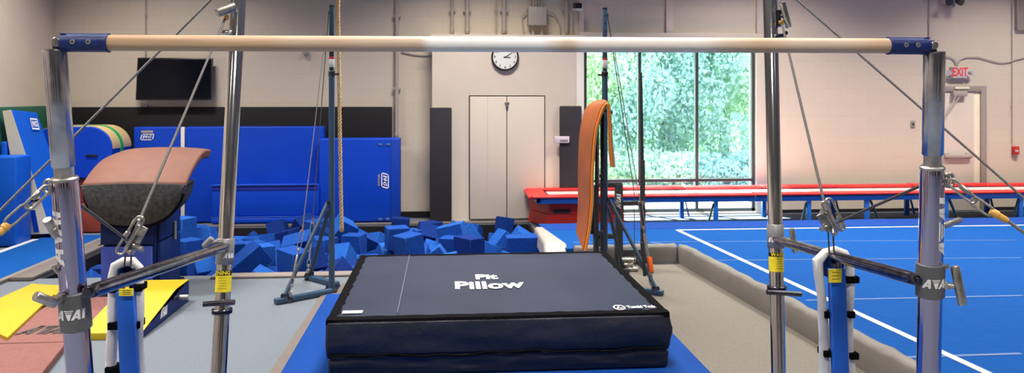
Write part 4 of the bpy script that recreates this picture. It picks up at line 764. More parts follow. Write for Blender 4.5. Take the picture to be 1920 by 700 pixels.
# ============================================================ BLUE RIG POSTS (behind the pillow)
def rig(s):
    Y = 7.09
    bx = at(622 if s < 0 else 1134, 300, Y).x
    zt = at(620, 12, Y).z; zm = at(620, 118, Y).z
    g = 'slate-blue rig post left of the pillow mat, rope hanging beside it' if s < 0 else 'slate-blue rig post right of the pillow mat, in front of the window'
    R = empty('rig_post', (bx, Y, 0), g, 'rig post')
    b = B().lathe((bx, Y, .012), (bx, Y, zm-.1), [(0, .026), (1, .026)], 24); b.build('lower_post', M_RIG, R)
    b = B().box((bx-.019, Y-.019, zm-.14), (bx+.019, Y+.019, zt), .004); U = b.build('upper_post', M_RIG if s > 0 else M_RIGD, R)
    b = B()
    for k in range(10 if s > 0 else 7):
        z = zt-.06-.07*k; b.cyl((bx-.0, Y-.0205, z), (bx, Y-.0185, z), .0065, seg=10)
        b.cyl((bx+s*.0195, Y, z), (bx+s*.0205, Y, z), .0065, seg=10)
    b.build('pin_holes', M_BLACK, U)
    B().box((bx-.021, Y-.021, zt-.004), (bx+.021, Y+.021, zt+.01), .003).build('cap', M_DSTEEL, U)
    B().box((bx-.021, Y-.0215, zm-.04), (bx+.021, Y+.0215, zm+.035), .004).build('height_label', mat('grey_white_label', (.55, .55, .6), .5), U)
    B().box((bx-.022, Y-.0222, zm+.035), (bx+.022, Y+.0222, zm+.05), .003).build('label_band', M_RED, U)
    b = B().lathe((bx, Y, zm-.12), (bx, Y, zm-.07), [(0, .027), (.1, .030), (.9, .030), (1, .027)], 20); b.cyl((bx, Y-.04, zm-.095), (bx, Y-.02, zm-.095), .014, seg=12); b.cyl((bx-s*.02, Y, zm-.10), (bx-s*.065, Y, zm-.10), .009, seg=12); b.build('clamp', M_DSTEEL, R)
    # floor feet and braces
    f1 = gnd(516, 572) if s < 0 else gnd(1243, 556); f2 = gnd(576, 524) if s < 0 else Vector((bx+.30, 7.57, 0))
    inn = Vector((bx-s*.02, Y-.12, 0)); inn2 = Vector((bx-s*.03, Y+.12, 0))
    for f, i_ in ((f1, inn), (f2, inn2)):
        z = Vector((0, 0, .026)); b = B().bar(f+z, i_+z, .062, .042, .006); b.build('foot_bar', M_RIG, R)
    z1 = at(620, 378, Y).z; z2 = at(612, 395, Y).z
    a1 = f1.lerp(inn, .16 if s < 0 else .12); a2 = f2.lerp(inn2, .12)
    for f, zz in ((a1, z1), (a2, z2)):
        t = Vector((bx+s*.03, Y-.012 if f is a1 else Y+.015, zz))
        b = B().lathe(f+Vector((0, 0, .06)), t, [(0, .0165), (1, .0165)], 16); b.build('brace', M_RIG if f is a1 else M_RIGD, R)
        b = B().box(f+Vector((-.03, -.022, .04)), f+Vector((.03, .022, .075)), .006); b.cyl(t-Vector((0, .03, 0)), t+Vector((0, .03, 0)), .012, seg=12); b.build('brace_bracket', M_DSTEEL, R)
    B().box((bx-.06, Y-.14, .004), (bx+.06, Y+.14, .02), .004).build('base_plate', M_DSTEEL, R)
    # cables with links
    top = Vector((bx+s*.03, Y, zt-.04))
    if s < 0:
        c = [(top, at(567, 432, 6.86), at(541, 560, 6.70)), (top+Vector((0, .03, -.0)), at(586, 418, 7.42), at(577, 516, 7.50))]
    else:
        c = [(top, at(1200, 378, 6.84), at(1224, 552, 6.70)), (top+Vector((0, .03, 0)), at(1189, 360, 7.45), at(1190, 500, 7.52))]
    for i, (p, q, r) in enumerate(c):
        B().tube([p.lerp(q, k/8) for k in range(9)], .0042, 6).build('stay_cable', M_CABLE if i == 0 else M_CABLED, R)
        if s > 0 and i == 1: B().tube([q, r], .004, 6).build('stay_cable', M_CABLED, R); continue
        b = B(); d = (r-q)
        b.link(q, q+d*.30, .030, .0045); b.link(q+d*.27, q+d*.36, .026, .004, side=Vector((0, 1, 0)))
        if s < 0:
            b.lathe(q+d*.34, q+d*.72, [(0, .006), (.05, .010), (.95, .010), (1, .006)], 10)
            b.link(q+d*.70, q+d*.84, .028, .0045); b.link(q+d*.80, q+d*.95, .026, .0045, side=Vector((0, 1, 0)))
            b.link(q+d*.90, q+d*1.0, .03, .006)
        else:
            b.bar(q+d*.36, q+d*.80, .034, .012, .004); b.link(q+d*.78, q+d*.90, .03, .0045); b.link(q+d*.87, q+d*1.0, .028, .0045, side=Vector((0, 1, 0)))
        b.build('turnbuckle', M_STEEL, R)
        B().tube([q-d.normalized()*.05, q+d.normalized()*.01], .0065, 8).build('crimp', mat('copper_crimp', (.45, .18, .12), .4, .6), R)
        B().box(r+Vector((-.028, -.02, -.05)), r+Vector((.028, .02, .015)), .008).cyl(r+Vector((-.035, 0, -.015)), r+Vector((.035, 0, -.015)), .009, seg=10).build('shackle', M_DSTEEL, R)
        if s > 0 and i == 0:
            p0, p1 = q+d*.60, q+d*.76; B().bar(p0+Vector((.012, -.014, 0)), p1+Vector((.012, -.014, 0)), .040, .02, .004).build('orange_tag', mat('orange_tag', (.85, .13, .01), .5), R)
            l0, l1 = at(1203, 455, 6.75), at(1209, 518, 6.74); B().lathe(l0, l1, [(0, .010), (.55, .010), (.55, .014), (1, .014)], 12).build('ratchet_handle', M_FRAME, R)
    return R
rig(-1); rig(1)

# climbing rope
b = B(); tp = at(634, -60, 8.3); bt = at(643, 430, 8.6); tp.z = 5.35
dn = [tp.lerp(bt, (1-(1-i/40))) for i in range(41)]
def rpt(z):
    t = (z-bt.z)/(tp.z-bt.z); X = bt.x+(at(634, 60, 8.5).x-bt.x)*min(1, t*2.2)**.8
    return Vector((X, 8.5, z))
for k in range(3):
    P = []
    n = 620
    for i in range(n+1):
        z = bt.z+(tp.z-bt.z)*i/n; c = rpt(z); a = 2*pi*z/.115+2*pi*k/3; P.append(c+Vector((cos(a)*.0105, sin(a)*.0105, 0)))
    b.tube(P, .0115, 6)
b.lathe(rpt(bt.z)-Vector((0, 0, .01)), rpt(bt.z+.05), [(0, .019), (.2, .024), (1, .022)], 12)
tag(b.build('climbing_rope', M_ROPE), 'tan twisted climbing rope hanging over the foam pit beside left rig post', 'rope')

# ============================================================ VAULTING TABLE
vt = empty('vaulting_table', (-2.65, 7.3, 0), 'vaulting table with tan-rose top and black front on dark blue padded base', 'vault')
S = 21; top = []; VX0, VX1 = -3.02, -2.16
def vtop(u, v):   # u across 0..1, v from back (0) to front (1)
    back = Vector((-3.10+(.90)*u, 8.0-.12*abs(2*u-1)**3*1.2, 0)); fr = Vector((VX0+(VX1-VX0)*u, 6.92+.06*abs(2*u-1)**4, 0))
    p = back.lerp(fr, v)
    z = 1.215-.02*(2*u-1)**2-.235*max(0, (v-.25)/.75)**1.6
    if v < .25: z -= .01*(1-v/.25)
    # rear right corner pulled in, rear left rounded away
    p.z = z-.09*max(0, (.25-u)/.25)**2*(1-v)
    return p
def grid(b, f, n, m):
    g = [[b.bm.verts.new(f(i/n, j/m)) for j in range(m+1)] for i in range(n+1)]
    for i in range(n):
        for j in range(m): b.bm.faces.new([g[i][j], g[i+1][j], g[i+1][j+1], g[i][j+1]])
    return g
b = B(); G = grid(b, vtop, S, 12)
H = [[b.bm.verts.new(vtop(.03+.94*i/S, .02+.97*j/12)-Vector((0, 0, .085))) for j in range(13)] for i in range(S+1)]
for i in range(S):
    for j in range(12): b.bm.faces.new([H[i][j], H[i][j+1], H[i+1][j+1], H[i+1][j]])
for i in range(S): b.bm.faces.new([G[i][0], H[i][0], H[i+1][0], G[i+1][0]]); b.bm.faces.new([G[i][12], G[i+1][12], H[i+1][12], H[i][12]])
for j in range(12): b.bm.faces.new([G[0][j], G[0][j+1], H[0][j+1], H[0][j]]); b.bm.faces.new([G[S][j], H[S][j], H[S][j+1], G[S][j+1]])
b.build('table_top', M_VTOP, vt, bevel=.02)
def vface(u, v):  # black front: u across, v down
    p = vtop(u, 1.0); s = 2*u-1; hh = .355*max(0, 1-abs(s)**2.6)**.55
    q = Vector(p); q.z = p.z-.012-hh*v; q.y = p.y-.03*sin(pi*min(1, v*.7))-.012+.02*v*v; q.x = p.x+(-2.56-p.x)*.05*v
    return q
b = B(); G = grid(b, vface, 40, 12)
H = [[b.bm.verts.new(v.co+Vector((0, .20+.1*j/12, .02))) for j, v in enumerate(r)] for r in G]
for i in range(40):
    for j in range(12): b.bm.faces.new([H[i][j], H[i][j+1], H[i+1][j+1], H[i+1][j]])
for i in range(40): b.bm.faces.new([G[i][0], H[i][0], H[i+1][0], G[i+1][0]]); b.bm.faces.new([G[i][12], G[i+1][12], H[i+1][12], H[i][12]])
bmesh.ops.remove_doubles(b.bm, verts=b.bm.verts, dist=.0008)
b.build('front_pad', M_VBLK, vt, label='black suede curved front pad')
# black rim strip under the front pad
b = B(); b.tube([vface(.012+.976*i/60, 1)+Vector((0, .012, .0)) for i in range(61)], .017, 8); b.build('edge_binding', M_VELC, vt)
b = B(); b.box((-2.86, 7.02, .02), (-2.43, 7.6, .98), .02); b.build('base_column', M_NAVYV, vt)
b = B()
for z0, z1 in ((.66, .86), (.445, .65)): b.box((-2.87, 6.985, z0), (-2.44, 7.02, z1), .012)
for z0, z1 in ((.46, .72), (.03, .45)): b.box((-2.432, 7.05, z0), (-2.40, 7.57, z1), .012)
b.build('side_pad', M_NAVYV, vt)
b = B(); b.box((-2.86, 6.97, .03), (-2.45, 7.02, .43), .012); b.build('lower_pad', M_NAVYL, vt, label='navy lower pad painted paler as if lit')
b = B(); b.cyl((-2.387, 7.38, .42), (-2.387, 7.38, .58), .012, seg=10); b.cyl((-2.43, 7.38, .43), (-2.387, 7.38, .43), .006, seg=8); b.cyl((-2.43, 7.38, .57), (-2.387, 7.38, .57), .006, seg=8); b.build('handle', M_FGREY, vt)
b = B(); b.cyl((-2.41, 7.5, .74), (-2.39, 7.5, .74), .016, seg=12); b.cyl((-2.89, 7.0, .45), (-2.87, 7.0, .45), .012, seg=12); b.build('bolt', M_FGREY, vt)
b = B(); b.box((-2.9, 6.98, 0), (-2.38, 7.62, .03), .006); b.build('base_frame', M_DSTEEL, vt)

# ============================================================ SAFETY COLLAR, RUNWAY MATS
sc_ = empty('safety_collar', (-2.5, 6.3, 0), 'yellow and navy U-shaped safety collar mat with white mark around rose mats', 'vault mat')
p_nr, p_fr = gnd(270, 634), gnd(347, 571)
hb_ = .175
rx = (p_nr.x+p_fr.x)/2; yN, yF = p_nr.y-.02, p_fr.y; iw = .42
# right arm: side profile drops towards the front
def arm(x0, x1, nm):
    pf = [(yN, 0), (yF+.10, 0), (yF+.10, hb_), (yF-.22, hb_), (yN, .045)]
    B().prism([(x0, y, z) for y, z in pf], (x1-x0, 0, 0)).build('side_core', M_NAVYV if nm else M_YELV, sc_, bevel=.008)
    tp = [(yN-.002, .045), (yF-.22, hb_), (yF+.10, hb_), (yF+.10, hb_+.006), (yF-.22, hb_+.006), (yN-.002, .051)]
    B().prism([(x0+.0, y, z) for y, z in tp], (x1-x0-(.0), 0, 0)).build('top_cover', M_YELV, sc_, bevel=.004)
arm(rx-iw, rx, True)
B().box((rx-iw+.0, yN-.012, 0), (rx-.02, yN, .05), .004).build('front_facing', M_YELV, sc_)
lx1 = gnd(18, 630).x; lx0 = lx1-.55
B().prism([(lx0, yN-.0, 0), (lx1, yN-.0, 0), (lx1-.05, 7.1, 0), (lx0, 7.1, 0)], (0, 0, .05)).build('side_core', M_YELV, sc_, bevel=.008)
zz = .055
pL = [gnd(0, 632, zz), gnd(14, 638, zz), gnd(110, 543, zz+.02), gnd(150, 537, zz+.02), gnd(60, 532, zz+.02), gnd(-60, 590, zz)]
B().prism([(v.x, v.y, .03) for v in pL], (0, 0, .045)).build('top_cover', M_YELV, sc_, bevel=.006)
B().prism([(-2.93, 6.84, .0), (-2.93, 6.96, .0), (lx1-.5, 7.06, .0), (lx1-.3, 6.90, .0)], (0, 0, .07)).build('rear_section', M_YELV, sc_, bevel=.01)
print_quads(ava(.15, .07), planar((rx+.0015, 6.22, .075), (0, 1, 0), (0, .0, 1)), 'marking', M_MARK, sc_, 1)
b = B().box((rx-.001, 6.42, .11), (rx+.010, 6.52, .135), .004); b.build('carry_handle', M_BLACK, sc_)
B().cyl((rx+.01, 6.55, .10), (rx+.08, 6.55, .10), .022, seg=14).build('buckle', M_FGREY, sc_)
# rose mats
def rosemat(poly, z0, z1, name, label):
    o = B().prism([(v.x, v.y, z0) for v in poly], (0, 0, z1-z0)).build(name, M_ROSE, bevel=.006); tag(o, label, 'vault mat'); return o
rp = [gnd(18, 640), gnd(172, 642), gnd(262, 540), gnd(118, 540)]
yl = 5.92
r1 = rosemat([Vector((lx1+.0, 5.61, 0)), Vector((rx-iw-.012, 5.61, 0)), Vector((rx-iw-.012, 6.82, 0)), Vector((lx1-.28, 6.86, 0))], .0, .05, 'springboard_mat', 'rose carpeted mat with grey lettering between the yellow collar arms')
cc = gnd(112, 619, .05)
print_quads(ava(.34, .20), planar((cc.x-.08, cc.y, .0545), (1, 0, 0), (.10, 1, 0)), 'marking', M_GREYPR, r1, 1)
rosemat([Vector((-3.6, 4.4, 0)), Vector((-2.33, 4.75, 0)), Vector((rx-iw+.02, 5.50, 0)), Vector((rx-iw-.012, 5.60, 0)), Vector((-3.6, 5.60, 0))], .0, .048, 'runway_mat', 'plain rose carpeted mat nearest the camera at lower left')

# ============================================================ MATS AT THE BACK LEFT
def badge_on(o, c, ux, uy, w, h, m=M_MARK): print_quads(badge(w, h), planar(c, ux, uy), 'badge', m, o, 1)
def panel(b, x0, x1, y0, y1, z0, z1, bev=.02): b.box((x0, y0, z0), (x1, y1, z1), bev, seg=3)
m1 = empty('folding_mat', (-2.8, 11, 0), 'wide royal blue folded mat standing on edge, white stripe at its left', 'gym mat')
xa, xb, xc = at(250, 300, 10.96).x, at(344, 300, 10.96).x, at(607, 300, 10.96).x
zt = at(400, 238, 10.96).z
b = B(); panel(b, xa, xb-.02, 10.96, 11.14, .015, zt); b.build('panel', M_BLUEV, m1)
b = B(); panel(b, xb+.02, xc, 10.96, 11.14, .015, zt); b.build('panel', M_BLUEV, m1)
b = B(); b.box((xb-.035, 10.953, .02), (xb+.015, 11.0, zt-.002), .008); b.build('hinge_strip', mat('cream_strip', (.72, .70, .66), .5), m1)
xf0, xf1 = at(395, 345, 10.78).x, at(598, 345, 10.78).x; zf = at(500, 347, 10.78).z; zf2 = at(500, 412, 10.78).z
b = B(); b.box((xf0, 10.80, .10), (xf1, 10.955, zf), .025, seg=3); b.box((xf0, 10.76, .015), (xf1, 10.95, .105), .03, seg=3); b.build('folded_flap', M_BLUEV, m1)
b = B(); b.box((xf0+.01, 10.795, zf-.075), (xf1-.02, 10.80, zf-.01), .002); b.build('velcro_strip', mat('deep_blue_velcro', (.004, .02, .30), .8), m1)
b = B(); b.tube([(xf0+.01, 10.785, zf), (xf1-.01, 10.785, zf)], .007, 6); b.tube([(xf0+.01, 10.765, .105), (xf1-.01, 10.765, .105)], .006, 6); b.build('fold_highlight', M_BLUEV2, m1)  # brighter blue tubes paint in the highlight along ridge and fold
cb1 = at(276, 257, 10.955); badge_on(m1, cb1, (1, 0, 0), (0, 0, 1), .165, .085)
B().box((cb1.x-.075, 10.953, cb1.z+.055), (cb1.x+.075, 10.957, cb1.z+.085)).build('badge_text', M_PIPE, m1)
m2 = empty('crash_mat', (-1.2, 10.8, 0), 'royal blue upright crash mat with sideways white badge beside bare wall', 'gym mat')
xa, xb = at(598, 300, 10.83).x, at(750, 300, 10.83).x; zt = at(680, 260, 10.83).z
b = B(); b.box((xa, 10.83, .012), (xb, 11.12, zt), .02, seg=3); b.build('mat_body', M_BLUEV, m2)
xs = at(733, 300, 10.82).x; b = B(); b.box((xs, 10.818, .02), (xb-.004, 10.832, zt-.01), .006); b.build('edge_flap', M_NAVYV if False else mat('darker_blue_flap', (.004, .045, .40), .4), m2)  # darker blue strip down the mat's right edge
c2 = at(722, 339, 10.825); badge_on(m2, c2, (0, 0, -1), (1, 0, 0), .20, .10)
text_mesh('NORCAL', lambda x, y: Vector((c2.x-.085+y, 10.824, c2.z-x)), .055, 'badge_text', M_MARK, m2, bold=.001) if False else None
b = B()
for k in range(7): b.box((c2.x-.095, 10.823, c2.z+.07-k*.023), (c2.x-.07, 10.826, c2.z+.083-k*.023))
b.build('badge_text', M_PIPE, m2)
b = B()
for px, py in ((713, 411), (727, 411), (713, 271), (728, 271)): q = at(px, py, 10.825); b.box((q.x-.026, 10.823, q.z-.014), (q.x+.026, 10.826, q.z+.014), .001)
b.build('grommet_plate', mat('dim_blue_grey', (.10, .16, .35), .5), m2)
# barrel block on brick-red block
bk = empty('trapezoid_block', (-4.4, 10.4, 0), 'brick-red vinyl block under the blue rounded barrel', 'vault block')
xr = at(203, 380, 10.3).x; zr = at(180, 334, 10.3).z
b = B(); b.box((-4.95, 10.3, .012), (xr, 10.9, zr*.55), .015); b.build('lower_section', M_BRICKR, bk)
b = B(); b.box((-4.93, 10.31, zr*.55+.004), (xr-.01, 10.89, zr), .015); b.build('upper_section', M_BRICKR, bk)
b = B(); b.box((xr+.0, 10.4, .03), (xr+.006, 10.44, zr-.04)); b.build('lacing_strip', M_BLACK, bk)
b = B()
for k in range(9): b.cyl((xr+.006, 10.42, .06+k*.06), (xr+.012, 10.42, .06+k*.06), .012, seg=8)
b.build('lacing', M_WHITE, bk)
br = empty('rounded_barrel', (-4.6, 10.4, zr), 'blue round-topped barrel block with cream and green bands on its edge', 'gym block')
x1 = at(210, 290, 10.25).x; x0 = x1-.95; ztop = at(140, 238, 10.25).z; rad = .27
def tomb(y0, y1, grow=0):
    P = [(x0-grow, zr+.004), (x1+grow, zr+.004)]
    for k in range(13): a = pi/2*k/12; P.append((x1-rad+(rad+grow)*cos(a), ztop-rad+(rad+grow)*sin(a)))
    for k in range(13): a = pi/2+pi/2*k/12; P.append((x0+rad+(rad+grow)*cos(a), ztop-rad+(rad+grow)*sin(a)))
    return [(x, y0, z) for x, z in P]
B().prism(tomb(10.25, 0), (0, .62, 0)).build('barrel_body', M_BLUEV, br, bevel=.01)
def band(y0, y1, m, name, g, zlo):
    b = B(); P = [(x, z) for x, _, z in tomb(0, 0, g) if z > zlo]; Q = [(x, z) for x, _, z in tomb(0, 0, .0) if z > zlo]
    P = [(x1+g, zlo)]+P+[(x0-g, zlo)]; Q = [(x1, zlo)]+Q+[(x0, zlo)]
    for (a, c), (d, e) in zip(zip(P, P[1:]), zip(Q, Q[1:])):
        b.hexa([(a[0], y0, a[1]), (c[0], y0, c[1]), (e[0], y0, e[1]), (d[0], y0, d[1])], [(a[0], y1, a[1]), (c[0], y1, c[1]), (e[0], y1, e[1]), (d[0], y1, d[1])])
    b.build(name, m, br)
zc_ = at(225, 277, 10.5).z
band(10.275, 10.85, M_TANV, 'cream_band', .006, zc_); band(10.50, 10.58, M_GREENS, 'green_band', .012, zc_-.05)
hp = at(172, 292, 10.245); B().box((hp.x-.07, 10.235, hp.z-.012), (hp.x+.07, 10.249, hp.z+.012), .004).build('handle', M_BLACK, br)
# leaning wedge
wd = empty('wedge_mat', (-4.9, 10.1, 0), 'tall blue wedge mat with cream edge leaning against the green wall pad', 'wedge mat')
W = lambda px, py, Y: at(px, py, Y)
bl, br2 = W(46, 441, 9.85), W(97, 439, 9.85); tl, tr = W(5, 208, 9.75), W(21, 206, 9.75)
for v in (bl, br2): v.z = max(v.z, .01)
dd = Vector((.0, .0, 0)); 
fbR, ftR = W(150, 432, 10.15), W(69, 211, 10.15); fbR.z = .012
b = B(); bkb = [fbR-(br2-bl)*1.0, ftR-(tr-tl)*1.0]
b.hexa([bl, br2, fbR, bkb[0]], [tl, tr, ftR, bkb[1]])
b.build('wedge_body', M_BLUEV2, wd, bevel=.008)
nrm = (br2-bl).cross(tl-bl).normalized(); nrm = -nrm if nrm.y > 0 else nrm
off = nrm*.006
b = B(); b.prism([p+off for p in (bl.lerp(tl, .0)+Vector((0, 0, .006)), br2+Vector((0, 0, .006)), tr, tl)], -nrm*.004); b.build('cream_end', M_CREAM, wd)
def on_end(u, v, k=1): return bl.lerp(br2, u).lerp(tl.lerp(tr, u), v)+off*(1.5*k)
for v in (.26, .53): 
    b = B(); b.hexa([on_end(-.03, v), on_end(1.03, v+.01), on_end(1.03, v+.01)+off, on_end(-.03, v)+off], [on_end(-.03, v+.018), on_end(1.03, v+.028), on_end(1.03, v+.028)+off, on_end(-.03, v+.018)+off]); b.build('strap', M_BLACK, wd)
b = B(); b.hexa([on_end(.38, .02), on_end(.58, .02), on_end(.58, .02)+off, on_end(.38, .02)+off], [on_end(.45, .20), on_end(.65, .20), on_end(.65, .20)+off, on_end(.45, .20)+off]); b.build('blue_strip', M_BLUEV, wd)
fn_ = ((fbR-br2).cross(tr-br2)).normalized(); fn_ = -fn_ if fn_.y > 0 else fn_
cbg = tr.lerp(ftR, .72).lerp(br2.lerp(fbR, .72), .10)+fn_*.012
ux = (ftR-tr).normalized(); uy = (tr-br2).normalized()
print_quads(badge(.12, .14), planar(cbg, ux, uy), 'badge', M_MARK, wd, 1)
# low blue blocks at far left edge
x1_ = at(30, 380, 9.4).x
tag(B().box((XL+.066, 9.4, .012), (x1_, 9.74, at(10, 294, 9.4).z), .02, seg=3).build('foam_box', M_BLUEV2), 'bright blue upright block at the far left edge, in front of wedge mat', 'gym block')
x2_ = at(12, 300, 9.76).x
tag(B().box((XL+.066, 9.76, .012), (x2_, 9.90, at(6, 266, 9.76).z), .02, seg=3).build('foam_box', M_BLUEV2), 'taller blue block just behind the one at the far left edge', 'gym block')

# ============================================================ TRAMPOLINE AND RED BOX
tr_ = empty('tumble_trampoline', (5, 10.5, 0), 'long red and blue tumbling trampoline on blue legs along the back wall', 'trampoline')
TY0, TY1, TZ0, TZ1 = 10.10, 10.92, .335, .405
TX0, TX1 = 1.18, 9.9
b = B()
b.box((TX0, TY0, TZ0-.01), (TX1, TY0+.06, TZ1-.012), .006); b.box((TX0, TY1-.06, TZ0), (TX1, TY1, TZ1), .006); b.box((TX0, TY0, TZ0), (TX0+.06, TY1, TZ1-.01), .006); b.box((TX1-.06, TY0, TZ0), (TX1, TY1, TZ1-.01), .006)
b.build('frame', M_TBLUE, tr_)
B().box((TX0+.2, TY0+.14, .392), (TX1-.1, TY1-.14, .402)).build('bed', M_TRED, tr_)
b = B(); nn = 8
for k in range(nn):
    a = TX0-.06+(TX1-TX0+.06)*k/nn; c = TX0-.06+(TX1-TX0+.06)*(k+1)/nn-.008; dz = .006*(k % 2)
    b.box((a, TY1-.16, .408+dz), (c, TY1+.03, .444+dz), .014, seg=3)
b.build('rear_pad', M_RED, tr_)
b = B()
for k in range(3):
    a = TX0-.05+(TX1-TX0+.05)*k/3; c = TX0-.05+(TX1-TX0+.05)*(k+1)/3-.01; dz = .004*(k % 2)
    b.box((a, TY0-.03, .396+dz), (c, TY0+.17, .426+dz), .013, seg=3)
b.build('front_pad', M_RED, tr_)
b = B(); b.hexa([(TX0-.09, TY0+.1, .37), (TX0+.16, TY0+.1, .38), (TX0+.16, TY1-.1, .40), (TX0-.09, TY1-.1, .39)], [(TX0-.09, TY0+.1, .41), (TX0+.16, TY0+.1, .425), (TX0+.16, TY1-.1, .435), (TX0-.09, TY1-.1, .43)]); b.build('end_pad', M_RED, tr_, bevel=.01)
def leg(px, front=True, lean=0):
    Y = TY0+.03 if front else TY1-.03
    x = at(px, 400, Y).x
    b = B(); b.box((x-.028, Y-.025, 0.0), (x+.028, Y+.025, TZ0), .004)
    return b.build('leg', M_TBLUE, tr_), x, Y
for px, d in ((1342, -1), (1516, -1), (1640, 1), (1788, 1), (1913, -1)):
    if px in (1342, 1516, 1913):
        L, x, Y = leg(px); B().bar((x+d*.03, Y, .30), (x+d*.11, Y+.0, .01), .03, .02, .002).build('leg_brace', M_RIGD, L)
    else:
        L, x, Y = leg(px-15); B().bar((x+.05, Y, .32), (x+.16, Y, .08), .035, .02, .002).build('leg_brace', M_RIGD, L)
        B().box((x-.05, Y-.06, 0), (x+.4, Y+.25, .035), .01).build('foot_block', M_TBLUE, L)
for px in (1278, 1432, 1560, 1700, 1850):
    L, x, Y = leg(px, False); B().bar((x+.03, Y, .33), (x+.10, Y-.02, .02), .045, .02, .002).build('leg_brace', M_TBLUE, L)
# red trapezoid box
rb_ = empty('vault_box', (1.6, 10.4, 0), 'red vinyl trapezoid vault box with dark slot handle under the trampoline end', 'vault box')
pN = at(1027, 400, 10.19); pF = at(990, 400, 10.72)
def quad_box(z0, z1, i0, i1):
    f = lambda ins, z: [(pN.x+ins, pN.y+ins, z), (pN.x+1.0, pN.y+ins, z), (pN.x+1.0, 10.7, z), (pF.x+ins, 10.7, z)]
    return B().hexa(f(i0, z0), f(i1, z1))
quad_box(.012, .17, .0, .012).build('lower_section', M_REDD, rb_, bevel=.008)
quad_box(.176, .372, .012, .03).build('upper_section', M_REDD, rb_, bevel=.008)
h = at(1053, 397, pN.y+.01); B().box((h.x-.115, pN.y+.0, h.z-.022), (h.x+.115, pN.y+.024, h.z+.026), .012).build('hand_slot', M_BLACK, rb_)
h = at(1050, 427, pN.y-.0); B().box((h.x-.08, pN.y-.008, .015), (h.x+.08, pN.y+.002, .055), .002).build('label', mat('pinkish_label', (.70, .42, .40), .5), rb_)

# ============================================================ BLACK STAND WITH DRAPED ORANGE MAT
stn = empty('spotting_stand', (1.5, 7.6, 0), 'black steel tube spotting stand with upright pole in front of the window', 'stand')
Y = 7.75
def sbar(p, q, w, name='frame_tube', m=M_FRAME, parent=stn, Yp=None, Yq=None, d=None):
    a = at(*p, Yp or Y); c = at(*q, Yq or Y); return B().bar(a, c, w, d or w, .005, up=Vector((0, 1, 0))).build(name, m, parent)
sbar((1160, 345), (1160, 503), .072)                      # main upright with maker mark
cm_ = at(1160, 378, Y-.038); print_quads(ava(.15, .045), planar(cm_, (0, 0, 1), (-1, 0, 0)), 'marking', M_MARK, stn, 1)
sbar((1121, 347), (1166, 347), .048)
sbar((1112, 443), (1158, 443), .05)
sbar((1166, 382), (1208, 381), .045)
sbar((1166, 474), (1209, 473), .06)
sbar((1201, 136), (1204, 300), .030, 'pole'); sbar((1204, 300), (1206, 478), .046, 'pole')
sbar((1116, 347), (1118, 503), .05)
mr = empty('mat_rack', (1.25, 6.7, 0), 'dark upright tubes inside the fold of the hanging orange mat', 'rack')
def rk(x0, y0, x1, y1, w, Yr, name='upright_tube', m=M_FRAME):
    a = at(x0, y0, Yr); c = at(x1, y1, Yr)
    if y1 > 450: c.z = .025; c.x = a.x
    return B().bar(a, c, w, w, .004, up=Vector((0, 1, 0))).build(name, m, mr)
rk(1119, 232, 1120, 470, .030, 6.70); rk(1129, 212, 1129, 470, .030, 6.80); rk(1121, 226, 1123, 345, .014, 6.62, 'slide_rod', M_STEEL)
rk(1110, 300, 1111, 438, .026, 6.76); rk(1107, 436, 1131, 436, .03, 6.76, 'cross_tube'); rk(1122, 330, 1131, 330, .03, 6.75, 'cross_tube')
tq = at(1132, 203, 6.7); B().cyl((tq.x, 6.42, tq.z-.03), (tq.x, 6.94, tq.z-.03), .018, seg=14).build('top_tube', M_FRAME, mr)
B().bar(at(1129, 214, 6.8), (tq.x, 6.8, tq.z-.03), .03, .03, .003).build('elbow', M_FRAME, mr)
B().box((1.12, 6.55, .0), (1.48, 6.92, .025), .004).build('floor_plate', M_FRAME, mr)
B().cyl(at(1124, 231, 6.66), at(1124, 231, 6.60), .018, seg=12).build('bolt', M_STEEL, mr)
sbar((1124, 440), (1128, 462), .05, 'lower_block'); 
a = at(1160, 505, Y); a.z = .03
B().bar((a.x, Y-.3, .03), (a.x, Y+.35, .03), .07, .05, .005).build('foot', M_FRAME, stn)
a2 = at(1207, 478, Y); B().bar((a2.x, Y, a2.z), (a2.x, Y, .03), .05, .05, .004).build('pole_foot', M_FRAME, stn)
B().bar((a2.x, Y-.25, .028), (a2.x, Y+.3, .028), .06, .05, .005).build('foot', M_FRAME, stn)
b = B()
for p in ((1168, 488), (1178, 497), (1188, 505), (1172, 505), (1183, 488)):
    c = at(*p, 7.6); b.lathe(c+Vector((-.04, 0, .0)), c+Vector((.04, 0, 0)), [(0, .02), (.3, .03), (.6, .022), (1, .028)], 12)
b.build('winch', M_STEEL, stn)
b = B()
for p in ((1206, 381), (1158, 380)): c = at(*p, Y-.03); b.lathe(c+Vector((0, -.02, 0)), c+Vector((0, .02, 0)), [(0, .02), (1, .02)], 12)
b.build('bolt', M_STEEL, stn)
# draped mat: long sheet hung over the stand, thickness outwards
dm = empty('draped_mat', (1.25, 7.3, .5), 'orange and rust vinyl mat with tan underside hung over the black stand', 'draped mat')
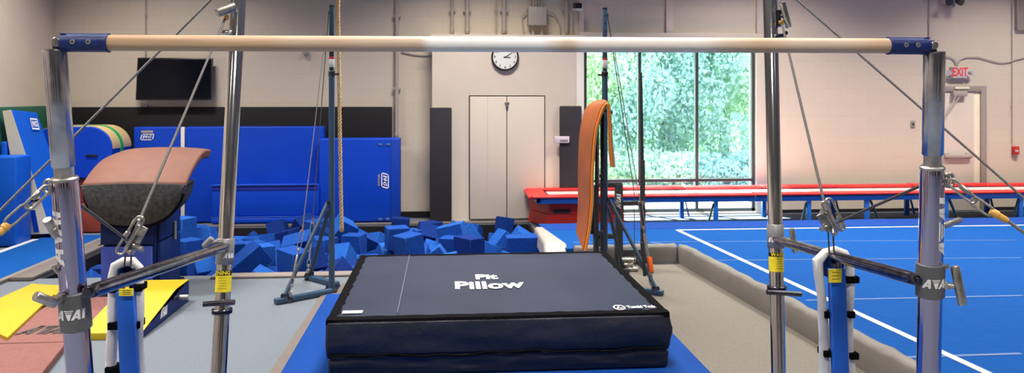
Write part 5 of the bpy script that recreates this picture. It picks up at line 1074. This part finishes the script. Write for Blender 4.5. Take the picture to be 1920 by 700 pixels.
# section in x-z at a near and a far edge; the sheet runs up the left side, over the top and down the right
def sheet(shift, th):
    L = [(1096, 468), (1089, 430), (1092, 380), (1096, 330), (1100, 280), (1106, 245), (1114, 222), (1122, 205), (1130, 196), (1137, 193), (1142, 198), (1144, 215), (1146, 250), (1148, 285), (1152, 314)]
    return L
near = [(1097, 470), (1104, 430), (1109, 380), (1110, 330), (1113, 280), (1117, 245), (1122, 226), (1127, 211), (1132, 200), (1137, 195), (1140.5, 199), (1142.5, 215), (1143.5, 250), (1144.5, 285), (1147, 312)]
far = [(1083, 436), (1086, 405), (1087, 360), (1087, 315), (1088, 280), (1090, 250), (1094, 228), (1099, 209), (1108, 197), (1120, 191), (1134, 191), (1139, 200), (1143, 225), (1147, 275), (1151, 314)]
Yn, Yf_ = 6.38, 6.98
def dense(P, k=4):
    R = []
    for i in range(len(P)-1):
        p0, p1, p2, p3 = P[max(0, i-1)], P[i], P[i+1], P[min(len(P)-1, i+2)]
        for j in range(k):
            t = j/k; R.append(tuple(.5*((2*p1[c])+(-p0[c]+p2[c])*t+(2*p0[c]-5*p1[c]+4*p2[c]-p3[c])*t*t+(-p0[c]+3*p1[c]-3*p2[c]+p3[c])*t**3) for c in (0, 1)))
    R.append(P[-1]); return R
N_ = [at(x, y, Yn) for x, y in dense(near)]; F_ = [at(x, y, Yf_) for x, y in dense(far)]
def skin(o0, o1, name, m, lab=None, n=8):
    b = B(); rows = []
    for j in range(n+1):
        v = j/n; C = [a.lerp(c, v) for a, c in zip(N_, F_)]; row = []
        for i, p in enumerate(C):
            T = (C[min(i+1, len(C)-1)]-C[max(i-1, 0)]); nn_ = Vector((-T.z, 0, T.x)).normalized()
            row.append((b.bm.verts.new(p+nn_*o0), b.bm.verts.new(p+nn_*o1)))
        rows.append(row)
    for r, s in zip(rows, rows[1:]):
        for i in range(len(r)-1):
            b.bm.faces.new([r[i][0], r[i+1][0], s[i+1][0], s[i][0]]); b.bm.faces.new([r[i][1], s[i][1], s[i+1][1], r[i+1][1]])
        b.bm.faces.new([r[0][0], s[0][0], s[0][1], r[0][1]]); b.bm.faces.new([r[-1][0], r[-1][1], s[-1][1], s[-1][0]])
    for r in (rows[0], rows[-1]):
        for i in range(len(r)-1): b.bm.faces.new([r[i][0], r[i][1], r[i+1][1], r[i+1][0]])
    return b.build(name, m, dm, label=lab)
skin(0.0, .016, 'outer_cover', M_RUST, 'rust-orange outer side'); skin(-.016, -.001, 'lining', M_TAN, 'tan felt underside')
b = B(); b.tube([p+Vector((0, -.004, 0)) for p in N_], .010, 8); b.build('edge_binding', mat('bright_orange_binding', (.85, .25, .02), .5), dm)

# ============================================================ WALL ITEMS
def wallthing(name, loc, label, cat, group=None): return empty(name, loc, label, cat, group)
# television
a, c = at(257, 108, 11.08), at(398, 188, 11.08)
tv = wallthing('television', (a.x, 11.1, c.z), 'black flat television on the back wall above the blue mats', 'television')
Rt = Matrix.Rotation(radians(-7), 3, 'X')
cen = ((a.x+c.x)/2, 11.08, (a.z+c.z)/2)
B().box((0, 0, 0), (c.x-a.x, .045, a.z-c.z), .006, rot=Rt, cen=cen).build('casing', M_BLACK, tv)
B().box((0, 0, 0), (c.x-a.x-.03, .004, a.z-c.z-.04), 0, rot=Rt, cen=(cen[0], cen[1]-.025, cen[2]+.002)).build('screen', M_SCREEN, tv)
B().box((cen[0]-.15, 11.1, cen[2]-.12), (cen[0]+.15, YB-.003, cen[2]+.12)).build('wall_mount', M_FRAME, tv)
s_ = at(270, 198, YB-.02); tag(B().box((s_.x-.04, YB-.03, s_.z-.02), (s_.x+.05, YB-.003, s_.z+.02), .004).build('outlet_box', M_WHITE), 'small white box on the wall under the television', 'outlet')
# clock
ck = at(947, 107, CY-.03); r = .5*52/FPX*CY/1.0
clk = wallthing('wall_clock', (ck.x, CY, ck.z), 'round black-rimmed wall clock above the closet doors', 'clock')
B().lathe((ck.x, CY-.003, ck.z), (ck.x, CY-.05, ck.z), [(0, r), (.7, r), (1, r-.008), (1, r-.022), (.6, r-.026)], 48, True).build('rim', M_BLACK, clk)
B().lathe((ck.x, CY-.030, ck.z), (ck.x, CY-.038, ck.z), [(0, r-.018), (1, r-.018)], 48).build('dial', M_WCLOCK, clk)
for k in range(12):
    t = 2*pi*(k+1)/12; fx, fz = sin(t), cos(t)
    text_mesh(str(k+1), planar((ck.x+fx*(r-.048), CY-.0395, ck.z+fz*(r-.048)), (1, 0, 0), (0, 0, 1)), .045, 'numeral', M_BLACK, clk, bold=.0008)
for ang, L, wd_, nm in ((radians(95), .075, .008, 'hour_hand'), (radians(58), .115, .006, 'minute_hand')):
    d = Vector((sin(ang), 0, cos(ang))); o = Vector((ck.x, CY-.044, ck.z)); B().bar(o-d*.02, o+d*L, wd_, .002, up=Vector((0, 1, 0))).build(nm, M_BLACK, clk)
# pipes above closet and on the wall
def pipe(px, py0, py1, Y, r, label, brk=()):
    p, q = at(px, py0, Y), at(px, py1, Y); p.z = max(p.z, q.z)
    if py0 < 0: p.z = ZC-.01
    P = wallthing('conduit_pipe', q, label, 'pipe')
    B().cyl(q, p, r, seg=16).build('pipe', M_PIPE, P)
    for y in brk:
        c = at(px, y, Y); B().box((c.x-r*1.9, Y-r*.3, c.z-.02), (c.x+r*1.9, YB-.002, c.z+.02), .004).build('pipe_bracket', M_PIPE, P)
    c = q+Vector((0, 0, .05)); B().lathe(c-Vector((0, 0, .03)), c+Vector((0, 0, .02)), [(0, r*1.25), (1, r*1.25)], 16).build('coupling', M_PIPE, P)
    return P
pipe(744, -60, 258, YB-.06, .026, 'grey pipe running down the wall right of the blue mats', (30, 166))
pipe(273, -60, 104, YB-.02, .008, 'thin conduit dropping to the television', (30,))
for px, r, lab in ((848, .022, 'leftmost painted pipe rising behind the closet top'), (876, .028, 'second painted pipe from the left above the closet'), (930, .012, 'thin pipe left of the thick pipe above the closet'), (945, .030, 'thick painted pipe left of the grey electrical box'), (1062, .026, 'thick pipe right of the grey electrical box'), (1073, .008, 'thin pipe beside the security camera')):
    pipe(px, -60, 62, YB-.05, r, lab, (20,))
cz = at(1007, 31, YB-.10)
eb = wallthing('electrical_box', cz, 'grey painted electrical box with conduits above the closet', 'electrical box')
B().box((cz.x-.13, YB-.17, cz.z-.13), (cz.x+.13, YB-.003, cz.z+.13), .006).build('box_body', M_BOXP, eb); B().box((cz.x-.125, YB-.18, cz.z-.125), (cz.x+.125, YB-.17, cz.z+.125), .004).build('cover', M_BOXP, eb)
for dx in (-.09, -.05, -.01, .03, .07): B().cyl((cz.x+dx, YB-.08, cz.z+.13), (cz.x+dx*1.1, YB-.08, ZC-.01), .010, seg=10).build('conduit', M_PIPE, eb)
for dx, l in ((-.05, 0), (.07, 0)): B().cyl((cz.x+dx, YB-.08, cz.z-.13), (cz.x+dx, YB-.08, CZ+.04), .018, seg=10).build('conduit', M_PIPE, eb)
B().tube([(cz.x+.13, YB-.06, cz.z+.09), (cz.x+.25, YB-.05, cz.z+.04), (cz.x+.32, YB-.05, cz.z-.08), (cz.x+.34, YB-.05, CZ+.03)], .010, 8).build('flexible_conduit', M_PIPE, eb)
B().tube([(cz.x-.13, YB-.06, cz.z+.10), (cz.x-.21, YB-.05, cz.z+.0), (cz.x-.20, YB-.05, cz.z-.12), (cz.x-.17, YB-.05, CZ+.03)], .010, 8).build('flexible_conduit', M_PIPE, eb)
c = at(1083, 12, YB-.2); kam = wallthing('security_camera', c, 'small black and white security camera high above the closet corner', 'camera')
B().bar((c.x+.02, c.y-.06, c.z-.0), (c.x-.02, c.y+.08, c.z+.02), .08, .08, .012).build('camera_body', M_BLACK, kam); B().bar((c.x+.02, c.y-.07, c.z-.05), (c.x-.02, c.y+.09, c.z-.035), .085, .03, .006).build('camera_shell', M_WHITE, kam); B().cyl((c.x-.02, c.y+.08, c.z), (c.x-.06, YB-.002, c.z+.03), .014, seg=10).build('camera_arm', M_WHITE, kam)
sg = at(1055, 262, CY-.085); sgn = tag(B().box((sg.x-.11, CY-.10, sg.z-.045), (sg.x+.09, CY-.073, sg.z+.045), .008).build('dispenser_box', mat('lilac_white_plastic', (.62, .55, .62), .5)), 'small white box mounted on the charcoal pad left of the window', 'wall box')
B().box((sg.x-.04, CY-.102, sg.z-.03), (sg.x+.07, CY-.099, sg.z+.0)).build('label', M_FGREY, sgn)
# bracket below rail near x=576
p = at(575, 100, YB-.03); tag(B().box((p.x-.05, YB-.05, p.z-.02), (p.x+.02, YB-.003, p.z+.03), .004).cyl((p.x-.03, YB-.08, p.z), (p.x-.03, YB-.04, p.z), .02, seg=10).build('wall_hook', M_BOXP), 'small hook on the back wall left of the climbing rope', 'hook')
tag(B().tube([at(752, 97, YB-.02), at(775, 102, YB-.02), at(800, 104, YB-.02), at(812, 103, YB-.02)], .008, 8).build('cable_run', M_PIPE), 'loose cable between the pipe and the closet corner', 'cable')
# exit sign
ex = at(1798, 136, YB-.05); es = wallthing('exit_sign', ex, 'white EXIT sign with red letters and twin lamp heads over the exit door', 'exit sign')
B().box((ex.x-.115, YB-.075, ex.z-.085), (ex.x+.115, YB-.003, ex.z+.085), .01).build('sign_body', M_WHITE, es)
text_mesh('EXIT', planar((ex.x, YB-.0765, ex.z+.003), (.78, 0, 0), (0, 0, 1.15)), .15, 'sign_text', M_EXITR, es, bold=.004)
for s in (-1, 1):
    B().lathe((ex.x+s*.155, YB-.04, ex.z+.0), (ex.x+s*.185, YB-.10, ex.z-.01), [(0, .02), (.5, .035), (1, .04)], 18).build('lamp_head', M_WHITE, es)
B().box((ex.x-.16, YB-.04, ex.z-.10), (ex.x+.16, YB-.003, ex.z-.083), .004).build('battery_tray', M_PIPE, es)
tag(B().tube([at(x, y, YB-.02) for x, y in ((1772, 106), (1782, 107), (1790, 112), (1794, 122), (1797, 126))], .008, 8).build('cable_run', M_PIPE), 'short cable looping from behind the bar post to the EXIT sign', 'cable')
tag(B().tube([at(x, y, YB-.02) for x, y in ((1796, 122), (1800, 112), (1812, 107), (1835, 107), (1855, 113), (1875, 118), (1890, 117), (1905, 112), (1925, 107), (2000, 104))], .008, 8).build('cable_run', M_PIPE), 'wavy cable along the wall right of the EXIT sign', 'cable')
p = at(1712, 233, YB-.01); sw = tag(B().box((p.x-.035, YB-.012, p.z-.05), (p.x+.035, YB-.002, p.z+.05), .004).build('switch_plate', M_DFRAME), 'brown switch plate on the wall left of the exit door', 'switch')
B().box((p.x-.012, YB-.018, p.z-.02), (p.x+.012, YB-.012, p.z+.02), .002).build('toggle', M_FRAME, sw)
p = at(1904, 281, YB-.03); fa = wallthing('fire_alarm', p, 'small red fire alarm pull station right of the exit door', 'fire alarm')
B().box((p.x-.045, YB-.06, p.z-.07), (p.x+.045, YB-.003, p.z+.05), .008).build('alarm_body', M_REDD, fa); B().box((p.x-.03, YB-.068, p.z-.03), (p.x+.02, YB-.06, p.z+.0), .003).build('pull_handle', M_WHITE, fa); B().box((p.x-.04, YB-.03, p.z-.11), (p.x+.04, YB-.003, p.z-.068), .004).build('mount', M_PIPE, fa)
pipe(1898, -60, 270, YB-.015, .007, 'thin conduit running down to the red fire alarm', (60, 200))
pipe(1742, -60, 96, YB-.015, .008, 'thin dark conduit above the right end of the wooden rail', (40,))
c = at(1790, 3, YB-.2); em = wallthing('emergency_light', c, 'dark emergency light fixture high on the wall above the EXIT sign', 'light fixture')
B().box((c.x-.10, YB-.14, c.z-.02), (c.x+.12, YB-.003, c.z+.10), .01).build('fixture_body', M_PIPE, em)
for s in (-1, 1): B().lathe((c.x+s*.07, YB-.14, c.z+.02), (c.x+s*.09, YB-.22, c.z-.01), [(0, .03), (1, .055)], 16).build('lamp_head', M_FRAME, em)
B().box((c.x-.03, YB-.12, c.z-.075), (c.x+.06, YB-.03, c.z-.02), .006).build('clear_housing', M_FGREY, em)
p, q = at(1909, 55, YB-.05), at(1940, 2, YB-.05); b = B(); b.box((p.x-.02, YB-.06, p.z-.012), (q.x+.3, YB-.003, p.z+.012), .003).box((p.x-.02, YB-.06, p.z), (p.x+.012, YB-.003, p.z+1.0), .003).box((p.x+.012, YB-.03, p.z+.012), (q.x+.3, YB-.003, p.z+1.0))
tag(b.build('wall_frame', M_DFRAME), 'corner of a brown framed panel at the upper right edge', 'frame')

# ============================================================ TREES OUTSIDE
def crown_mesh(m, seed, rx, ry, rz, n, size):
    r = random.Random(seed); vs = []; fs = []
    clumps = [(r.uniform(-1, 1), r.uniform(-1, .6), r.uniform(-1, 1), r.uniform(.22, .5)) for _ in range(46)]
    for i in range(n):
        cx, cy, cz_, cr = r.choice(clumps); d = Vector((r.gauss(0, 1), r.gauss(0, 1), r.gauss(0, 1))).normalized()*cr*r.uniform(.6, 1)
        p = Vector(((cx*.8+d.x)*rx, (cy*.8+d.y)*ry, (cz_*.85+d.z)*rz)); s = size*r.uniform(.6, 1.3)
        R = Euler((r.uniform(0, 6.3), r.uniform(0, 6.3), r.uniform(0, 6.3))).to_matrix(); k = len(vs)
        for q in ((-1, -.25, 0), (0, -.6, .1), (1, 0, 0), (0, .6, .1)): vs.append(p+R @ (Vector(q)*s))
        fs.append((k, k+1, k+2, k+3))
    me = bpy.data.meshes.new('foliage'); me.from_pydata([tuple(v) for v in vs], [], fs); me.materials.append(m); return me
def tree(x, y, h, rx, mi, seed, label, n=26000, size=.05):
    T = empty('tree', (x, y, 0), label, 'tree', None)
    me = crown_mesh(M_LEAF[mi], seed, rx, 1.3, h/2, n, size); o = bpy.data.objects.new('foliage', me); COL.objects.link(o); o.location = (x, y, h/2+.25); o.parent = T; o.matrix_parent_inverse = Matrix.Translation(-T.location)
    b = B(); yt = y+.9; b.tube([(x, yt, -.02), (x+.05, yt, h*.3), (x-.08, yt+.1, h*.7)], [.13, .10, .05], 10)
    for k in range(4): a = k*1.7+seed; b.tube([(x, yt, h*(.25+.1*k)), (x+cos(a)*rx*.5, yt+abs(sin(a))*.3, h*(.5+.1*k))], [.05, .02], 6)
    b.build('trunk', M_BARK, T)
tree(3.35, 17.4, 4.6, 1.5, 0, 1, 'pale green tree outside the left window pane')
tree(5.0, 17.0, 4.4, 1.5, 2, 2, 'cool green tree outside the middle window pane')
tree(6.6, 17.5, 4.8, 1.6, 1, 3, 'mid green tree outside the right window pane')
tree(4.2, 20.2, 6.0, 2.2, 1, 4, 'taller tree behind, seen between the left and middle panes', 16000, .075)
tree(6.4, 20.6, 6.4, 2.4, 0, 5, 'taller pale tree behind, seen through the right pane', 16000, .075)
tree(1.6, 18.5, 5.2, 1.8, 2, 6, 'tree outside hidden mostly by the wall left of the window', 7000, .08)
tree(9.0, 18.8, 5.4, 2.0, 0, 8, 'tree outside beyond the right edge of the window', 7000, .08)
tree(2.9, 22.5, 7.2, 2.6, 0, 9, 'tallest tree far behind the left pane', 10000, .09)
def hedge(x, seed, label):
    me = crown_mesh(M_LEAF[seed % 3], seed, .85, .5, .34, 5000, .04); o = bpy.data.objects.new('shrub', me); COL.objects.link(o); o.location = (x, 15.3, .26); tag(o, label, 'shrub')
hedge(2.6, 21, 'low shrub outside at the bottom of the left pane'); hedge(4.1, 22, 'low shrub outside between left and middle panes'); hedge(5.5, 23, 'low shrub outside under the middle pane'); hedge(6.9, 24, 'low shrub outside at the right pane')
